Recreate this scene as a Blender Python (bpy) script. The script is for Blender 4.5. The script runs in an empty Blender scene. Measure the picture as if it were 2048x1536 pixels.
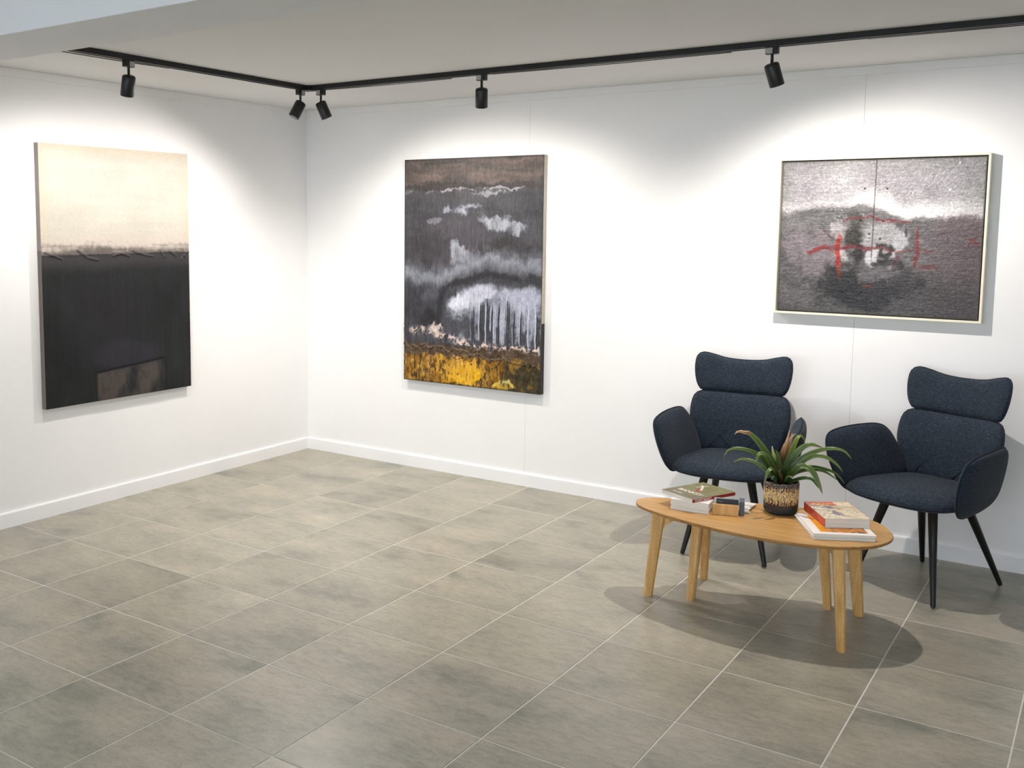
import bpy, bmesh, math, random
import numpy as np
from mathutils import Vector, Matrix

# ------------------------------------------------------------------ scene, camera, light, exposure
scene = bpy.context.scene
COL = scene.collection
random.seed(4)

vs = scene.view_settings
vs.view_transform = 'Standard'
vs.look = 'None'
vs.gamma = 1.0
vs.use_curve_mapping = False
vs.exposure = -0.17

cy = scene.cycles
cy.max_bounces = 7
cy.diffuse_bounces = 5
cy.glossy_bounces = 3
cy.caustics_reflective = False
cy.caustics_refractive = False

F_PX, CX, CY = 2001.36, 853.15, 653.0
YAW, PITCH, ROLL = -0.610044, -0.101012, 0.0065138
CAM_POS = Vector((4.6892, -5.2464, 1.5788))
cam_data = bpy.data.cameras.new('camera')
cam = bpy.data.objects.new('camera', cam_data)
COL.objects.link(cam)
fw = Vector((math.sin(YAW) * math.cos(PITCH), math.cos(YAW) * math.cos(PITCH), math.sin(PITCH)))
rt = Vector((math.cos(YAW), -math.sin(YAW), 0))
up = rt.cross(fw)
r2 = rt * math.cos(ROLL) + up * math.sin(ROLL)
u2 = -rt * math.sin(ROLL) + up * math.cos(ROLL)
cam.matrix_world = Matrix(((r2.x, u2.x, -fw.x, CAM_POS.x), (r2.y, u2.y, -fw.y, CAM_POS.y),
                           (r2.z, u2.z, -fw.z, CAM_POS.z), (0, 0, 0, 1)))
cam_data.sensor_fit = 'HORIZONTAL'
cam_data.sensor_width = 36.0
cam_data.lens = F_PX * 36.0 / 2048.0
cam_data.shift_x = (1024 - CX) / 2048.0
cam_data.shift_y = (CY - 768) / 2048.0
cam_data.clip_start = 0.05
scene.camera = cam

SKY_STRENGTH = 6.3
SPOT_WATTS = {'a': 50, 'b': 52, 'c': 52, 'd': 54, 'e': 98}
SPOT_COLOR = (1.0, 0.93, 0.87)
world = bpy.data.worlds.new('daylight')
scene.world = world
world.use_nodes = True
bg = world.node_tree.nodes['Background']
bg.inputs[0].default_value = (0.83, 0.885, 1.0, 1)
bg.inputs[1].default_value = SKY_STRENGTH

# room dimensions
ROOM_X, ROOM_Y = 7.2, -8.0          # right end, shop-front
CEIL = 2.355
BEAM_Z, BEAM_NEAR, BEAM_FAR = 2.20, -3.26, -2.95
FRONT_CEIL = 2.62


# ------------------------------------------------------------------ helpers
def srgb(r, g, b):
    def c(v):
        v /= 255.0
        return v / 12.92 if v <= 0.04045 else ((v + 0.055) / 1.055) ** 2.4
    return (c(r), c(g), c(b), 1.0)


def lin(arr):
    a = np.asarray(arr, float) / 255.0
    return np.where(a <= 0.04045, a / 12.92, ((a + 0.055) / 1.055) ** 2.4)


def link(name, mesh, mat=None, parent=None, smooth=False):
    o = bpy.data.objects.new(name, mesh)
    COL.objects.link(o)
    if mat is not None:
        mesh.materials.clear()
        mesh.materials.append(mat)
    if parent is not None:
        o.parent = parent
    if smooth:
        mesh.polygons.foreach_set('use_smooth', [True] * len(mesh.polygons))
    return o


def from_bm(bm, name):
    bmesh.ops.recalc_face_normals(bm, faces=bm.faces)
    me = bpy.data.meshes.new(name)
    bm.to_mesh(me)
    bm.free()
    return me


def from_py(name, verts, faces):
    me = bpy.data.meshes.new(name)
    me.from_pydata([tuple(map(float, v)) for v in verts], [], faces)
    me.update()
    return me


def empty(name, loc, rz=0.0, label=None, cat=None, group=None):
    o = bpy.data.objects.new(name, None)
    COL.objects.link(o)
    o.location = loc
    o.rotation_euler = (0, 0, rz)
    o.empty_display_size = 0.05
    tag(o, label, cat, group)
    return o


def tag(o, label=None, cat=None, group=None, kind=None):
    if label: o['label'] = label
    if cat: o['category'] = cat
    if group: o['group'] = group
    if kind: o['kind'] = kind
    return o


def box_mesh(name, x0, x1, y0, y1, z0, z1, bevel=0.0, seg=1):
    bm = bmesh.new()
    m = Matrix.Translation(((x0 + x1) / 2, (y0 + y1) / 2, (z0 + z1) / 2)) @ Matrix.Diagonal((abs(x1 - x0), abs(y1 - y0), abs(z1 - z0), 1))
    bmesh.ops.create_cube(bm, size=1.0, matrix=m)
    if bevel > 0:
        bmesh.ops.bevel(bm, geom=list(bm.edges), offset=bevel, segments=seg, affect='EDGES', profile=0.5)
    return from_bm(bm, name)


def box(name, x0, x1, y0, y1, z0, z1, mat, parent=None, bevel=0.0, seg=1, kind=None):
    o = link(name, box_mesh(name, x0, x1, y0, y1, z0, z1, bevel, seg), mat, parent)
    if kind: o['kind'] = kind
    return o


def smooth_closed(pts, n):
    """closed Catmull-Rom through pts, n samples evenly by arc length"""
    P = np.asarray(pts, float)
    m = len(P)
    out = []
    for i in range(m):
        p0, p1, p2, p3 = P[(i - 1) % m], P[i], P[(i + 1) % m], P[(i + 2) % m]
        for t in np.linspace(0, 1, 16, endpoint=False):
            out.append(0.5 * ((2 * p1) + (-p0 + p2) * t + (2 * p0 - 5 * p1 + 4 * p2 - p3) * t * t + (-p0 + 3 * p1 - 3 * p2 + p3) * t ** 3))
    out = np.array(out)
    q = np.vstack([out, out[:1]])
    s = np.r_[0, np.cumsum(np.linalg.norm(np.diff(q, axis=0), axis=1))]
    tt = np.linspace(0, s[-1], n, endpoint=False)
    return np.stack([np.interp(tt, s, q[:, k]) for k in range(P.shape[1])], 1)


def smooth_open(pts, n):
    P = np.asarray(pts, float)
    P = np.vstack([2 * P[0] - P[1], P, 2 * P[-1] - P[-2]])
    out = []
    for i in range(1, len(P) - 2):
        p0, p1, p2, p3 = P[i - 1], P[i], P[i + 1], P[i + 2]
        for t in np.linspace(0, 1, 12, endpoint=False):
            out.append(0.5 * ((2 * p1) + (-p0 + p2) * t + (2 * p0 - 5 * p1 + 4 * p2 - p3) * t * t + (-p0 + 3 * p1 - 3 * p2 + p3) * t ** 3))
    out.append(P[-2])
    q = np.array(out)
    s = np.r_[0, np.cumsum(np.linalg.norm(np.diff(q, axis=0), axis=1))]
    tt = np.linspace(0, s[-1], n)
    return np.stack([np.interp(tt, s, q[:, k]) for k in range(q.shape[1])], 1)


def tube_mesh(name, path, radius, closed=False, sides=8):
    """round tube along a path; radius may be a list"""
    P = [Vector(p) for p in path]
    n = len(P)
    rad = list(radius) if hasattr(radius, '__len__') else [radius] * n
    verts, faces = [], []
    prev = None
    for i in range(n):
        a = P[(i - 1) % n] if (closed or i > 0) else P[i]
        b = P[(i + 1) % n] if (closed or i < n - 1) else P[i]
        d = (b - a)
        d = d.normalized() if d.length > 1e-9 else Vector((0, 0, 1))
        if prev is None:
            ref = Vector((0, 0, 1)) if abs(d.z) < 0.9 else Vector((1, 0, 0))
            s = d.cross(ref).normalized()
        else:
            s = (prev - d * prev.dot(d)).normalized()
        prev = s
        t = d.cross(s)
        for k in range(sides):
            an = 2 * math.pi * k / sides
            verts.append(P[i] + (s * math.cos(an) + t * math.sin(an)) * rad[i])
    m = n if closed else n - 1
    for i in range(m):
        j = (i + 1) % n
        for k in range(sides):
            l = (k + 1) % sides
            faces.append((i * sides + k, j * sides + k, j * sides + l, i * sides + l))
    if not closed:
        faces.append(tuple(range(sides))[::-1])
        faces.append(tuple((n - 1) * sides + k for k in range(sides)))
    return from_py(name, verts, faces)


def lathe_mesh(name, prof, sides=32, cap=True):
    """prof: list of (radius, z)"""
    verts, faces = [], []
    for r, z in prof:
        for k in range(sides):
            a = 2 * math.pi * k / sides
            verts.append((r * math.cos(a), r * math.sin(a), z))
    for i in range(len(prof) - 1):
        for k in range(sides):
            l = (k + 1) % sides
            faces.append((i * sides + k, i * sides + l, (i + 1) * sides + l, (i + 1) * sides + k))
    if cap:
        faces.append(tuple(range(sides))[::-1])
        faces.append(tuple((len(prof) - 1) * sides + k for k in range(sides)))
    return from_py(name, verts, faces)


def auto_smooth(o, deg=35):
    me = o.data
    me.polygons.foreach_set('use_smooth', [True] * len(me.polygons))
    me.update()
    me.set_sharp_from_angle(angle=math.radians(deg))


# value noise on numpy grids ---------------------------------------------------
def vnoise(U, V, fx, fy, seed):
    rng = np.random.RandomState(seed)
    nx, ny = int(abs(fx)) + 3, int(abs(fy)) + 3
    g = rng.rand(ny, nx)
    x = np.clip(U * fx, 0, nx - 1.001)
    y = np.clip(V * fy, 0, ny - 1.001)
    xi, yi = x.astype(int), y.astype(int)
    xi = np.clip(xi, 0, nx - 2)
    yi = np.clip(yi, 0, ny - 2)
    tx, ty = x - xi, y - yi
    tx = tx * tx * (3 - 2 * tx)
    ty = ty * ty * (3 - 2 * ty)
    return (g[yi, xi] * (1 - tx) + g[yi, xi + 1] * tx) * (1 - ty) + (g[yi + 1, xi] * (1 - tx) + g[yi + 1, xi + 1] * tx) * ty


def fbm(U, V, fx, fy, octv=4, seed=0):
    s, a, t = 0, 1.0, 0
    for o in range(octv):
        s = s + a * vnoise(U, V, fx * 2 ** o, fy * 2 ** o, seed + 31 * o)
        t += a
        a *= 0.55
    return s / t


def sstep(a, b, x):
    t = np.clip((x - a) / (b - a), 0, 1)
    return t * t * (3 - 2 * t)


def mixc(c, d, m):
    m = np.clip(m, 0, 1)[..., None]
    return c * (1 - m) + np.asarray(d, float) * m


def seg_dist(U, V, pts, asp=1.0):
    """distance to a polyline, v scaled by asp"""
    best = np.full(U.shape, 9.0)
    for (x0, y0), (x1, y1) in zip(pts[:-1], pts[1:]):
        dx, dy = x1 - x0, (y1 - y0) * asp
        L = dx * dx + dy * dy + 1e-12
        t = np.clip(((U - x0) * dx + (V - y0) * asp * dy) / L, 0, 1)
        best = np.minimum(best, np.hypot(U - x0 - t * dx, (V - y0) * asp - t * dy))
    return best


def blob(U, V, cx, cy, rx, ry, n=None, amp=0.6):
    d = np.hypot((U - cx) / rx, (V - cy) / ry)
    if n is not None:
        d = d + (n - 0.5) * amp * 2
    return 1 - sstep(0.55, 1.15, d)


def panel_mesh(name, w, h, thick, nx, ny, paint, mapf, side=(120, 115, 105), gam=1.0):
    """closed slab with a painted, slightly raised front. paint(U,V)->(rgb 0-255, relief m). v=0 is the top."""
    us, vs_ = np.linspace(0, 1, nx), np.linspace(0, 1, ny)
    U, V = np.meshgrid(us, vs_)
    rgb, rel = paint(U, V)
    rgb = 255 * (np.clip(rgb, 0, 255) / 255.0) ** gam
    rel = np.array(rel, float) * np.ones(U.shape)
    verts = np.stack([(U - 0.5) * w, (0.5 - V) * h, thick + rel], -1).reshape(-1, 3)
    cols = lin(rgb.reshape(-1, 3))
    idx = np.arange(nx * ny).reshape(ny, nx)
    quads = np.stack([idx[1:, :-1], idx[1:, 1:], idx[:-1, 1:], idx[:-1, :-1]], -1).reshape(-1, 4).tolist()
    ring = np.r_[idx[0, :], idx[1:, -1], idx[-1, -2::-1], idx[-2:0:-1, 0]]
    n0 = len(verts)
    m = len(ring)
    fr = verts[ring].copy()
    bk = fr.copy()
    bk[:, 2] = 0
    verts = np.vstack([verts, fr, bk])
    if callable(side):
        sc = lin(side(fr[:, 0] / w + .5, .5 - fr[:, 1] / h))
    else:
        sc = np.tile(lin(side), (m, 1))
    cols = np.vstack([cols, sc, sc])
    for k in range(m):
        l = (k + 1) % m
        quads.append([n0 + k, n0 + l, n0 + m + l, n0 + m + k])
    quads.append([n0 + m + k for k in range(m)])
    verts = np.array([mapf(*v) for v in verts])
    me = from_py(name, verts, quads)
    at = me.color_attributes.new('Col', 'FLOAT_COLOR', 'POINT')
    at.data.foreach_set('color', np.c_[cols, np.ones(len(cols))].astype(np.float32).ravel())
    sm = [True] * (len(quads) - m - 1) + [False] * (m + 1)
    me.polygons.foreach_set('use_smooth', sm)
    return me


# ------------------------------------------------------------------ materials
def new_mat(name):
    m = bpy.data.materials.new(name)
    m.use_nodes = True
    nt = m.node_tree
    return m, nt, nt.nodes['Principled BSDF']


def noise_node(nt, scale, detail=4, rough=0.55, coord='Object', stretch=(1, 1, 1), offset=None):
    tc = nt.nodes.new('ShaderNodeTexCoord')
    mp = nt.nodes.new('ShaderNodeMapping')
    mp.inputs['Scale'].default_value = stretch
    nt.links.new(tc.outputs[coord], mp.inputs['Vector'])
    if offset is not None:
        nt.links.new(offset, mp.inputs['Location'])
    n = nt.nodes.new('ShaderNodeTexNoise')
    n.inputs['Scale'].default_value = scale
    n.inputs['Detail'].default_value = detail
    n.inputs['Roughness'].default_value = rough
    nt.links.new(mp.outputs[0], n.inputs['Vector'])
    return n


def ramp(nt, src, stops):
    r = nt.nodes.new('ShaderNodeValToRGB')
    el = r.color_ramp.elements
    while len(el) < len(stops):
        el.new(0.5)
    for e, (p, c) in zip(el, stops):
        e.position = p
        e.color = c
    nt.links.new(src, r.inputs[0])
    return r


def bump(nt, bsdf, src, strength, dist=0.01):
    b = nt.nodes.new('ShaderNodeBump')
    b.inputs['Strength'].default_value = strength
    b.inputs['Distance'].default_value = dist
    nt.links.new(src, b.inputs['Height'])
    nt.links.new(b.outputs[0], bsdf.inputs['Normal'])
    return b


def mat_plain(name, col, rough=0.5, metal=0.0, spec=0.5, var=0.0, scale=8, bumps=0.0, bscale=200, stretch=(1, 1, 1)):
    m, nt, b = new_mat(name)
    b.inputs['Roughness'].default_value = rough
    b.inputs['Metallic'].default_value = metal
    b.inputs['Specular IOR Level'].default_value = spec
    c = srgb(*col)
    n = noise_node(nt, scale, 3, stretch=stretch)
    lo = tuple(max(0, v * (1 - var)) for v in c[:3]) + (1,)
    hi = tuple(min(1, v * (1 + var)) for v in c[:3]) + (1,)
    r = ramp(nt, n.outputs[0], [(0.3, lo), (0.7, hi)])
    nt.links.new(r.outputs[0], b.inputs['Base Color'])
    if bumps:
        n2 = noise_node(nt, bscale, 2, stretch=stretch)
        bump(nt, b, n2.outputs[0], bumps, 0.002)
    return m


def mat_attr(name, rough=0.6, spec=0.3, grain=0.12, gscale=120, bumps=0.2, stretch=(1, 1, 1), gvar=0.5):
    m, nt, b = new_mat(name)
    a = nt.nodes.new('ShaderNodeAttribute')
    a.attribute_name = 'Col'
    n = noise_node(nt, gscale, 4, 0.65, stretch=stretch)
    mr = nt.nodes.new('ShaderNodeMapRange')
    mr.inputs['From Min'].default_value = 0.25
    mr.inputs['From Max'].default_value = 0.75
    mr.inputs['To Min'].default_value = 1 - grain
    mr.inputs['To Max'].default_value = 1 + grain
    nt.links.new(n.outputs[0], mr.inputs[0])
    mx = nt.nodes.new('ShaderNodeVectorMath')
    mx.operation = 'SCALE'
    nt.links.new(a.outputs['Color'], mx.inputs[0])
    nt.links.new(mr.outputs[0], mx.inputs['Scale'])
    nt.links.new(mx.outputs[0], b.inputs['Base Color'])
    b.inputs['Roughness'].default_value = rough
    b.inputs['Specular IOR Level'].default_value = spec
    if bumps:
        bump(nt, b, n.outputs[0], bumps, 0.002)
    return m


def mat_wood(name, c0, c1, c2, axis=(1, 8, 8), scale=6, rough=0.45, bumps=0.08):
    m, nt, b = new_mat(name)
    n1 = noise_node(nt, scale, 5, 0.6, stretch=axis)
    n1.inputs['Distortion'].default_value = 0.6
    r = ramp(nt, n1.outputs[0], [(0.28, srgb(*c0)), (0.5, srgb(*c1)), (0.72, srgb(*c2))])
    n2 = noise_node(nt, scale * 14, 3, 0.6, stretch=(axis[0] * 0.35, axis[1], axis[2]))
    mx = nt.nodes.new('ShaderNodeMixRGB')
    mx.blend_type = 'MULTIPLY'
    mx.inputs[0].default_value = 0.35
    r2_ = ramp(nt, n2.outputs[0], [(0.3, (0.62, 0.55, 0.45, 1)), (0.6, (1, 1, 1, 1))])
    nt.links.new(r.outputs[0], mx.inputs[1])
    nt.links.new(r2_.outputs[0], mx.inputs[2])
    nt.links.new(mx.outputs[0], b.inputs['Base Color'])
    b.inputs['Roughness'].default_value = rough
    b.inputs['Specular IOR Level'].default_value = 0.35
    bump(nt, b, n2.outputs[0], bumps, 0.002)
    return m


def mat_tile():
    m, nt, b = new_mat('stone_tile')
    oi = nt.nodes.new('ShaderNodeObjectInfo')
    sc = nt.nodes.new('ShaderNodeVectorMath')
    sc.operation = 'SCALE'
    cmb = nt.nodes.new('ShaderNodeCombineXYZ')
    mul = nt.nodes.new('ShaderNodeMath')
    mul.operation = 'MULTIPLY'
    mul.inputs[1].default_value = 37.0
    nt.links.new(oi.outputs['Random'], mul.inputs[0])
    nt.links.new(mul.outputs[0], cmb.inputs[0])
    nt.links.new(mul.outputs[0], cmb.inputs[1])
    nt.links.new(mul.outputs[0], cmb.inputs[2])
    n1 = noise_node(nt, 3.4, 5, 0.62, stretch=(0.75, 1.3, 1), offset=cmb.outputs[0])
    r1 = ramp(nt, n1.outputs[0], [(0.30, srgb(128, 128, 117)), (0.46, srgb(157, 153, 139)), (0.60, srgb(168, 162, 146)), (0.75, srgb(180, 173, 156))])
    n2 = noise_node(nt, 34, 5, 0.72, stretch=(0.55, 1.5, 1), offset=cmb.outputs[0])
    r2_ = ramp(nt, n2.outputs[0], [(0.32, (0.70, 0.70, 0.68, 1)), (0.5, (0.95, 0.95, 0.94, 1)), (0.68, (1.12, 1.10, 1.06, 1))])
    mx = nt.nodes.new('ShaderNodeMixRGB')
    mx.blend_type = 'MULTIPLY'
    mx.inputs[0].default_value = 0.75
    nt.links.new(r1.outputs[0], mx.inputs[1])
    nt.links.new(r2_.outputs[0], mx.inputs[2])
    n3 = noise_node(nt, 150, 2, 0.8, stretch=(0.7, 1.3, 1), offset=cmb.outputs[0])
    r3 = ramp(nt, n3.outputs[0], [(0.30, (0.82, 0.82, 0.81, 1)), (0.5, (1, 1, 1, 1)), (0.70, (1.10, 1.09, 1.07, 1))])
    mx3 = nt.nodes.new('ShaderNodeMixRGB')
    mx3.blend_type = 'MULTIPLY'
    mx3.inputs[0].default_value = 0.8
    nt.links.new(mx.outputs[0], mx3.inputs[1])
    nt.links.new(r3.outputs[0], mx3.inputs[2])
    mx = mx3
    # slight overall tone per tile
    mr = nt.nodes.new('ShaderNodeMapRange')
    mr.inputs['To Min'].default_value = 0.92
    mr.inputs['To Max'].default_value = 1.07
    nt.links.new(oi.outputs['Random'], mr.inputs[0])
    vm = nt.nodes.new('ShaderNodeVectorMath')
    vm.operation = 'SCALE'
    nt.links.new(mx.outputs[0], vm.inputs[0])
    nt.links.new(mr.outputs[0], vm.inputs['Scale'])
    nt.links.new(vm.outputs[0], b.inputs['Base Color'])
    rr = nt.nodes.new('ShaderNodeMapRange')
    rr.inputs['To Min'].default_value = 0.24
    rr.inputs['To Max'].default_value = 0.42
    nt.links.new(n2.outputs[0], rr.inputs[0])
    nt.links.new(rr.outputs[0], b.inputs['Roughness'])
    b.inputs['Specular IOR Level'].default_value = 0.45
    bump(nt, b, n2.outputs[0], 0.10, 0.003)
    return m


def mat_fabric(name, c0, c1, c2):
    m, nt, b = new_mat(name)
    n1 = noise_node(nt, 88, 4, 0.7, stretch=(1.0, 1.0, 4.6))
    r = ramp(nt, n1.outputs[0], [(0.34, srgb(*c0)), (0.55, srgb(*c1)), (0.74, srgb(*c2))])
    n3 = noise_node(nt, 5, 2)
    mr = nt.nodes.new('ShaderNodeMapRange')
    mr.inputs['To Min'].default_value = 0.8
    mr.inputs['To Max'].default_value = 1.2
    nt.links.new(n3.outputs[0], mr.inputs[0])
    vm = nt.nodes.new('ShaderNodeVectorMath')
    vm.operation = 'SCALE'
    nt.links.new(r.outputs[0], vm.inputs[0])
    nt.links.new(mr.outputs[0], vm.inputs['Scale'])
    nt.links.new(vm.outputs[0], b.inputs['Base Color'])
    b.inputs['Roughness'].default_value = 0.92
    b.inputs['Specular IOR Level'].default_value = 0.15
    b.inputs['Sheen Weight'].default_value = 0.06
    b.inputs['Sheen Roughness'].default_value = 0.5
    bump(nt, b, n1.outputs[0], 0.5, 0.003)
    return m


def mat_emit(name, col, strength):
    m, nt, b = new_mat(name)
    b.inputs['Base Color'].default_value = (0.9, 0.9, 0.9, 1)
    b.inputs['Emission Color'].default_value = col + (1,)
    b.inputs['Emission Strength'].default_value = strength
    return m


def mat_glass():
    m, nt, b = new_mat('window_glass')
    nt.nodes.remove(b)
    out = nt.nodes['Material Output']
    t = nt.nodes.new('ShaderNodeBsdfTransparent')
    t.inputs[0].default_value = (0.96, 0.98, 0.97, 1)
    g = nt.nodes.new('ShaderNodeBsdfGlossy')
    g.inputs['Roughness'].default_value = 0.02
    mx = nt.nodes.new('ShaderNodeMixShader')
    mx.inputs[0].default_value = 0.06
    nt.links.new(t.outputs[0], mx.inputs[1])
    nt.links.new(g.outputs[0], mx.inputs[2])
    nt.links.new(mx.outputs[0], out.inputs[0])
    return m


M = {}
M['wall'] = mat_plain('white_wall_paint', (238, 238, 238), 0.6, spec=0.25, var=0.012, scale=2.5, bumps=0.05, bscale=120)
M['trim'] = mat_plain('white_gloss_trim', (240, 240, 241), 0.35, spec=0.4, var=0.01, scale=3)
M['ceil'] = mat_plain('matt_ceiling_paint', (226, 226, 226), 0.85, spec=0.1, var=0.012, scale=1.4)
M['beam'] = mat_plain('beam_paint', (228, 229, 231), 0.75, spec=0.15, var=0.015, scale=3, bumps=0.06, bscale=90)
M['grout'] = mat_plain('pale_grout', (214, 212, 206), 0.7, spec=0.3, var=0.10, scale=3, bumps=0.1)
M['tile'] = mat_tile()
M['black'] = mat_plain('black_metal', (22, 23, 24), 0.38, spec=0.45, var=0.08, scale=20)
M['track'] = mat_plain('track_metal', (24, 26, 28), 0.42, spec=0.4, var=0.08, scale=10)
M['silver'] = mat_plain('adapter_sticker', (172, 172, 172), 0.45, spec=0.5, var=0.25, scale=160)
M['lens'] = mat_emit('lamp_lens', SPOT_COLOR, 18.0)
M['fabric'] = mat_fabric('navy_bouclé_fabric'.replace('é', 'e'), (27, 33, 41), (43, 52, 63), (72, 84, 97))
M['piping'] = mat_plain('navy_piping', (40, 46, 56), 0.9, spec=0.12, var=0.15, scale=80)
M['leg'] = mat_plain('black_wood_leg', (17, 17, 18), 0.45, spec=0.4, var=0.15, scale=30)
M['oak'] = mat_wood('oak_veneer', (160, 118, 64), (192, 148, 88), (212, 172, 112), axis=(0.7, 14, 9), scale=5, rough=0.38)
M['oak_edge'] = mat_wood('oak_edge_band', (140, 98, 52), (166, 120, 68), (182, 136, 82), axis=(1.2, 9, 9), scale=7, rough=0.5)
M['oak_leg'] = mat_wood('oak_leg_wood', (192, 146, 84), (214, 170, 106), (228, 190, 130), axis=(9, 9, 1.0), scale=5, rough=0.45)
M['art'] = mat_attr('oil_paint_surface', 0.5, 0.25, 0.22, 150, 0.5, stretch=(1, 1, 1))
M['art_matt'] = mat_attr('matt_oil_paint', 0.62, 0.2, 0.10, 110, 0.3)
M['frame'] = mat_plain('cream_painted_frame', (232, 226, 206), 0.5, spec=0.3, var=0.03, scale=20)
M['print'] = mat_attr('printed_card', 0.35, 0.45, 0.03, 60, 0.0)
M['paper'] = mat_plain('page_edges', (228, 224, 214), 0.8, spec=0.15, var=0.10, scale=5, stretch=(1, 1, 90), bumps=0.25, bscale=12)
M['white_card'] = mat_plain('white_card', (234, 233, 230), 0.4, spec=0.4, var=0.02, scale=10)
M['red_spine'] = mat_plain('red_book_cloth', (158, 38, 34), 0.4, spec=0.4, var=0.05, scale=20)
M['orange_spine'] = mat_plain('orange_red_spine', (196, 78, 48), 0.4, spec=0.4, var=0.22, scale=26)
M['navy_card'] = mat_plain('navy_card', (38, 42, 54), 0.45, spec=0.4, var=0.06, scale=30)
M['slate_card'] = mat_plain('slate_card', (88, 94, 108), 0.5, spec=0.3, var=0.06, scale=30)
M['ink_white'] = mat_plain('white_ink', (240, 236, 228), 0.5, spec=0.3, var=0.02, scale=30)
M['ink_pale'] = mat_plain('pale_ink', (150, 154, 164), 0.5, spec=0.3, var=0.02, scale=30)
M['soil'] = mat_plain('potting_soil', (36, 28, 22), 0.95, spec=0.1, var=0.5, scale=120, bumps=0.8, bscale=150)
M['leaf'] = mat_attr('bromeliad_leaf', 0.33, 0.5, 0.16, 60, 0.08, stretch=(1, 1, 1))
M['pot'] = mat_attr('reactive_glaze', 0.25, 0.55, 0.10, 150, 0.15)
M['alu'] = mat_plain('window_frame_metal', (205, 207, 210), 0.4, spec=0.5, var=0.02)
M['glass'] = mat_glass()
M['pavement'] = mat_plain('pavement_concrete', (150, 148, 144), 0.85, spec=0.2, var=0.10, scale=2)

# ------------------------------------------------------------------ the room
# floor: grout bed with separate tiles
TS_X, TS_Y = 0.45, 0.452
OX, OY = -0.007, -0.0137
floor = box('floor', 0, ROOM_X, ROOM_Y, 0, -0.06, -0.0012, M['grout'], kind='structure')
GAP = 0.0048
tile_me = box_mesh('tile', -(TS_X - GAP) / 2, (TS_X - GAP) / 2, -(TS_Y - GAP) / 2, (TS_Y - GAP) / 2, -0.012, 0.0, bevel=0.0012)
tile_me.materials.append(M['tile'])
for j in range(int(-ROOM_Y / TS_Y) + 1):
    for i in range(int(ROOM_X / TS_X) + 1):
        cx_, cy_ = OX + (i + 0.5) * TS_X, OY - (j + 0.5) * TS_Y
        if cx_ > ROOM_X or cy_ < ROOM_Y or (cy_ < -5.6 and (i + j) < 0):
            continue
        t = bpy.data.objects.new('tile', tile_me)
        COL.objects.link(t)
        t.parent = floor
        t.location = (cx_, cy_, random.uniform(-0.0002, 0.0002))

# walls: backing with sheet panels that meet in hairline joints
def panel_wall(name, along, cuts, face):
    if along == 'x':
        w = box(name, -0.12, ROOM_X + 0.12, 0.012, 0.12, 0, FRONT_CEIL, M['wall'], kind='structure')
    else:
        w = box(name, -0.12, -0.012, ROOM_Y - 0.12, 0.012, 0, FRONT_CEIL, M['wall'], kind='structure')
    for a, b_ in zip(cuts[:-1], cuts[1:]):
        g = 0.0004
        if along == 'x':
            box('panel', a + g, b_ - g, 0.0, 0.012, 0, FRONT_CEIL, M['wall'], w, bevel=0.0003)
        else:
            box('panel', -0.012, 0.0, a + g, b_ - g, 0, FRONT_CEIL, M['wall'], w, bevel=0.0003)
    return w

panel_wall('wall_right', 'x', [-0.012, 1.756, 3.60, 5.40, ROOM_X], 0)
panel_wall('wall_left', 'y', [ROOM_Y, -6.0, -4.2, -2.4, 0.0], 0)
box('wall_far_side', ROOM_X, ROOM_X + 0.12, ROOM_Y - 0.12, 0.012, 0, FRONT_CEIL, M['wall'], kind='structure')

box('ceiling', -0.12, ROOM_X + 0.12, BEAM_FAR - 0.02, 0.12, CEIL, CEIL + 0.1, M['ceil'], kind='structure')
box('ceiling_front', -0.12, ROOM_X + 0.12, ROOM_Y - 0.12, BEAM_NEAR + 0.02, FRONT_CEIL, FRONT_CEIL + 0.1, M['ceil'], kind='structure')
box('trim_beam', 0.0, ROOM_X, BEAM_NEAR, BEAM_FAR, BEAM_Z, FRONT_CEIL + 0.05, M['beam'], bevel=0.004, seg=2, kind='structure')

# flat cornice strip under the ceiling and baseboards
CORN = 2.313
box('trim_1', 0.0, ROOM_X, -0.010, 0.0, CORN, CEIL, M['wall'], bevel=0.002, kind='structure')
box('trim_2', 0.0, 0.010, BEAM_FAR, -0.010, CORN, CEIL, M['wall'], bevel=0.002, kind='structure')


def baseboard(name, along):
    # profile with a rounded upper edge
    prof = [(0.0, 0.0), (0.014, 0.0), (0.014, 0.072), (0.012, 0.078), (0.008, 0.080), (0.0, 0.080)]
    L = ROOM_X if along == 'x' else -ROOM_Y
    verts, faces = [], []
    for s in (0.0, L):
        for d, z in prof:
            verts.append((s, -d, z) if along == 'x' else (d, -s if s else -0.0, z))
    n = len(prof)
    for k in range(n):
        l = (k + 1) % n
        faces.append((k, l, n + l, n + k))
    faces.append(tuple(range(n)))
    faces.append(tuple(range(n, 2 * n)))
    bm = bmesh.new()
    vv = [bm.verts.new(v) for v in verts]
    for f in faces:
        bm.faces.new([vv[i] for i in f])
    o = link(name, from_bm(bm, name), M['trim'])
    o['kind'] = 'structure'

baseboard('baseboard_right', 'x')
baseboard('baseboard_left', 'y')

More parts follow.
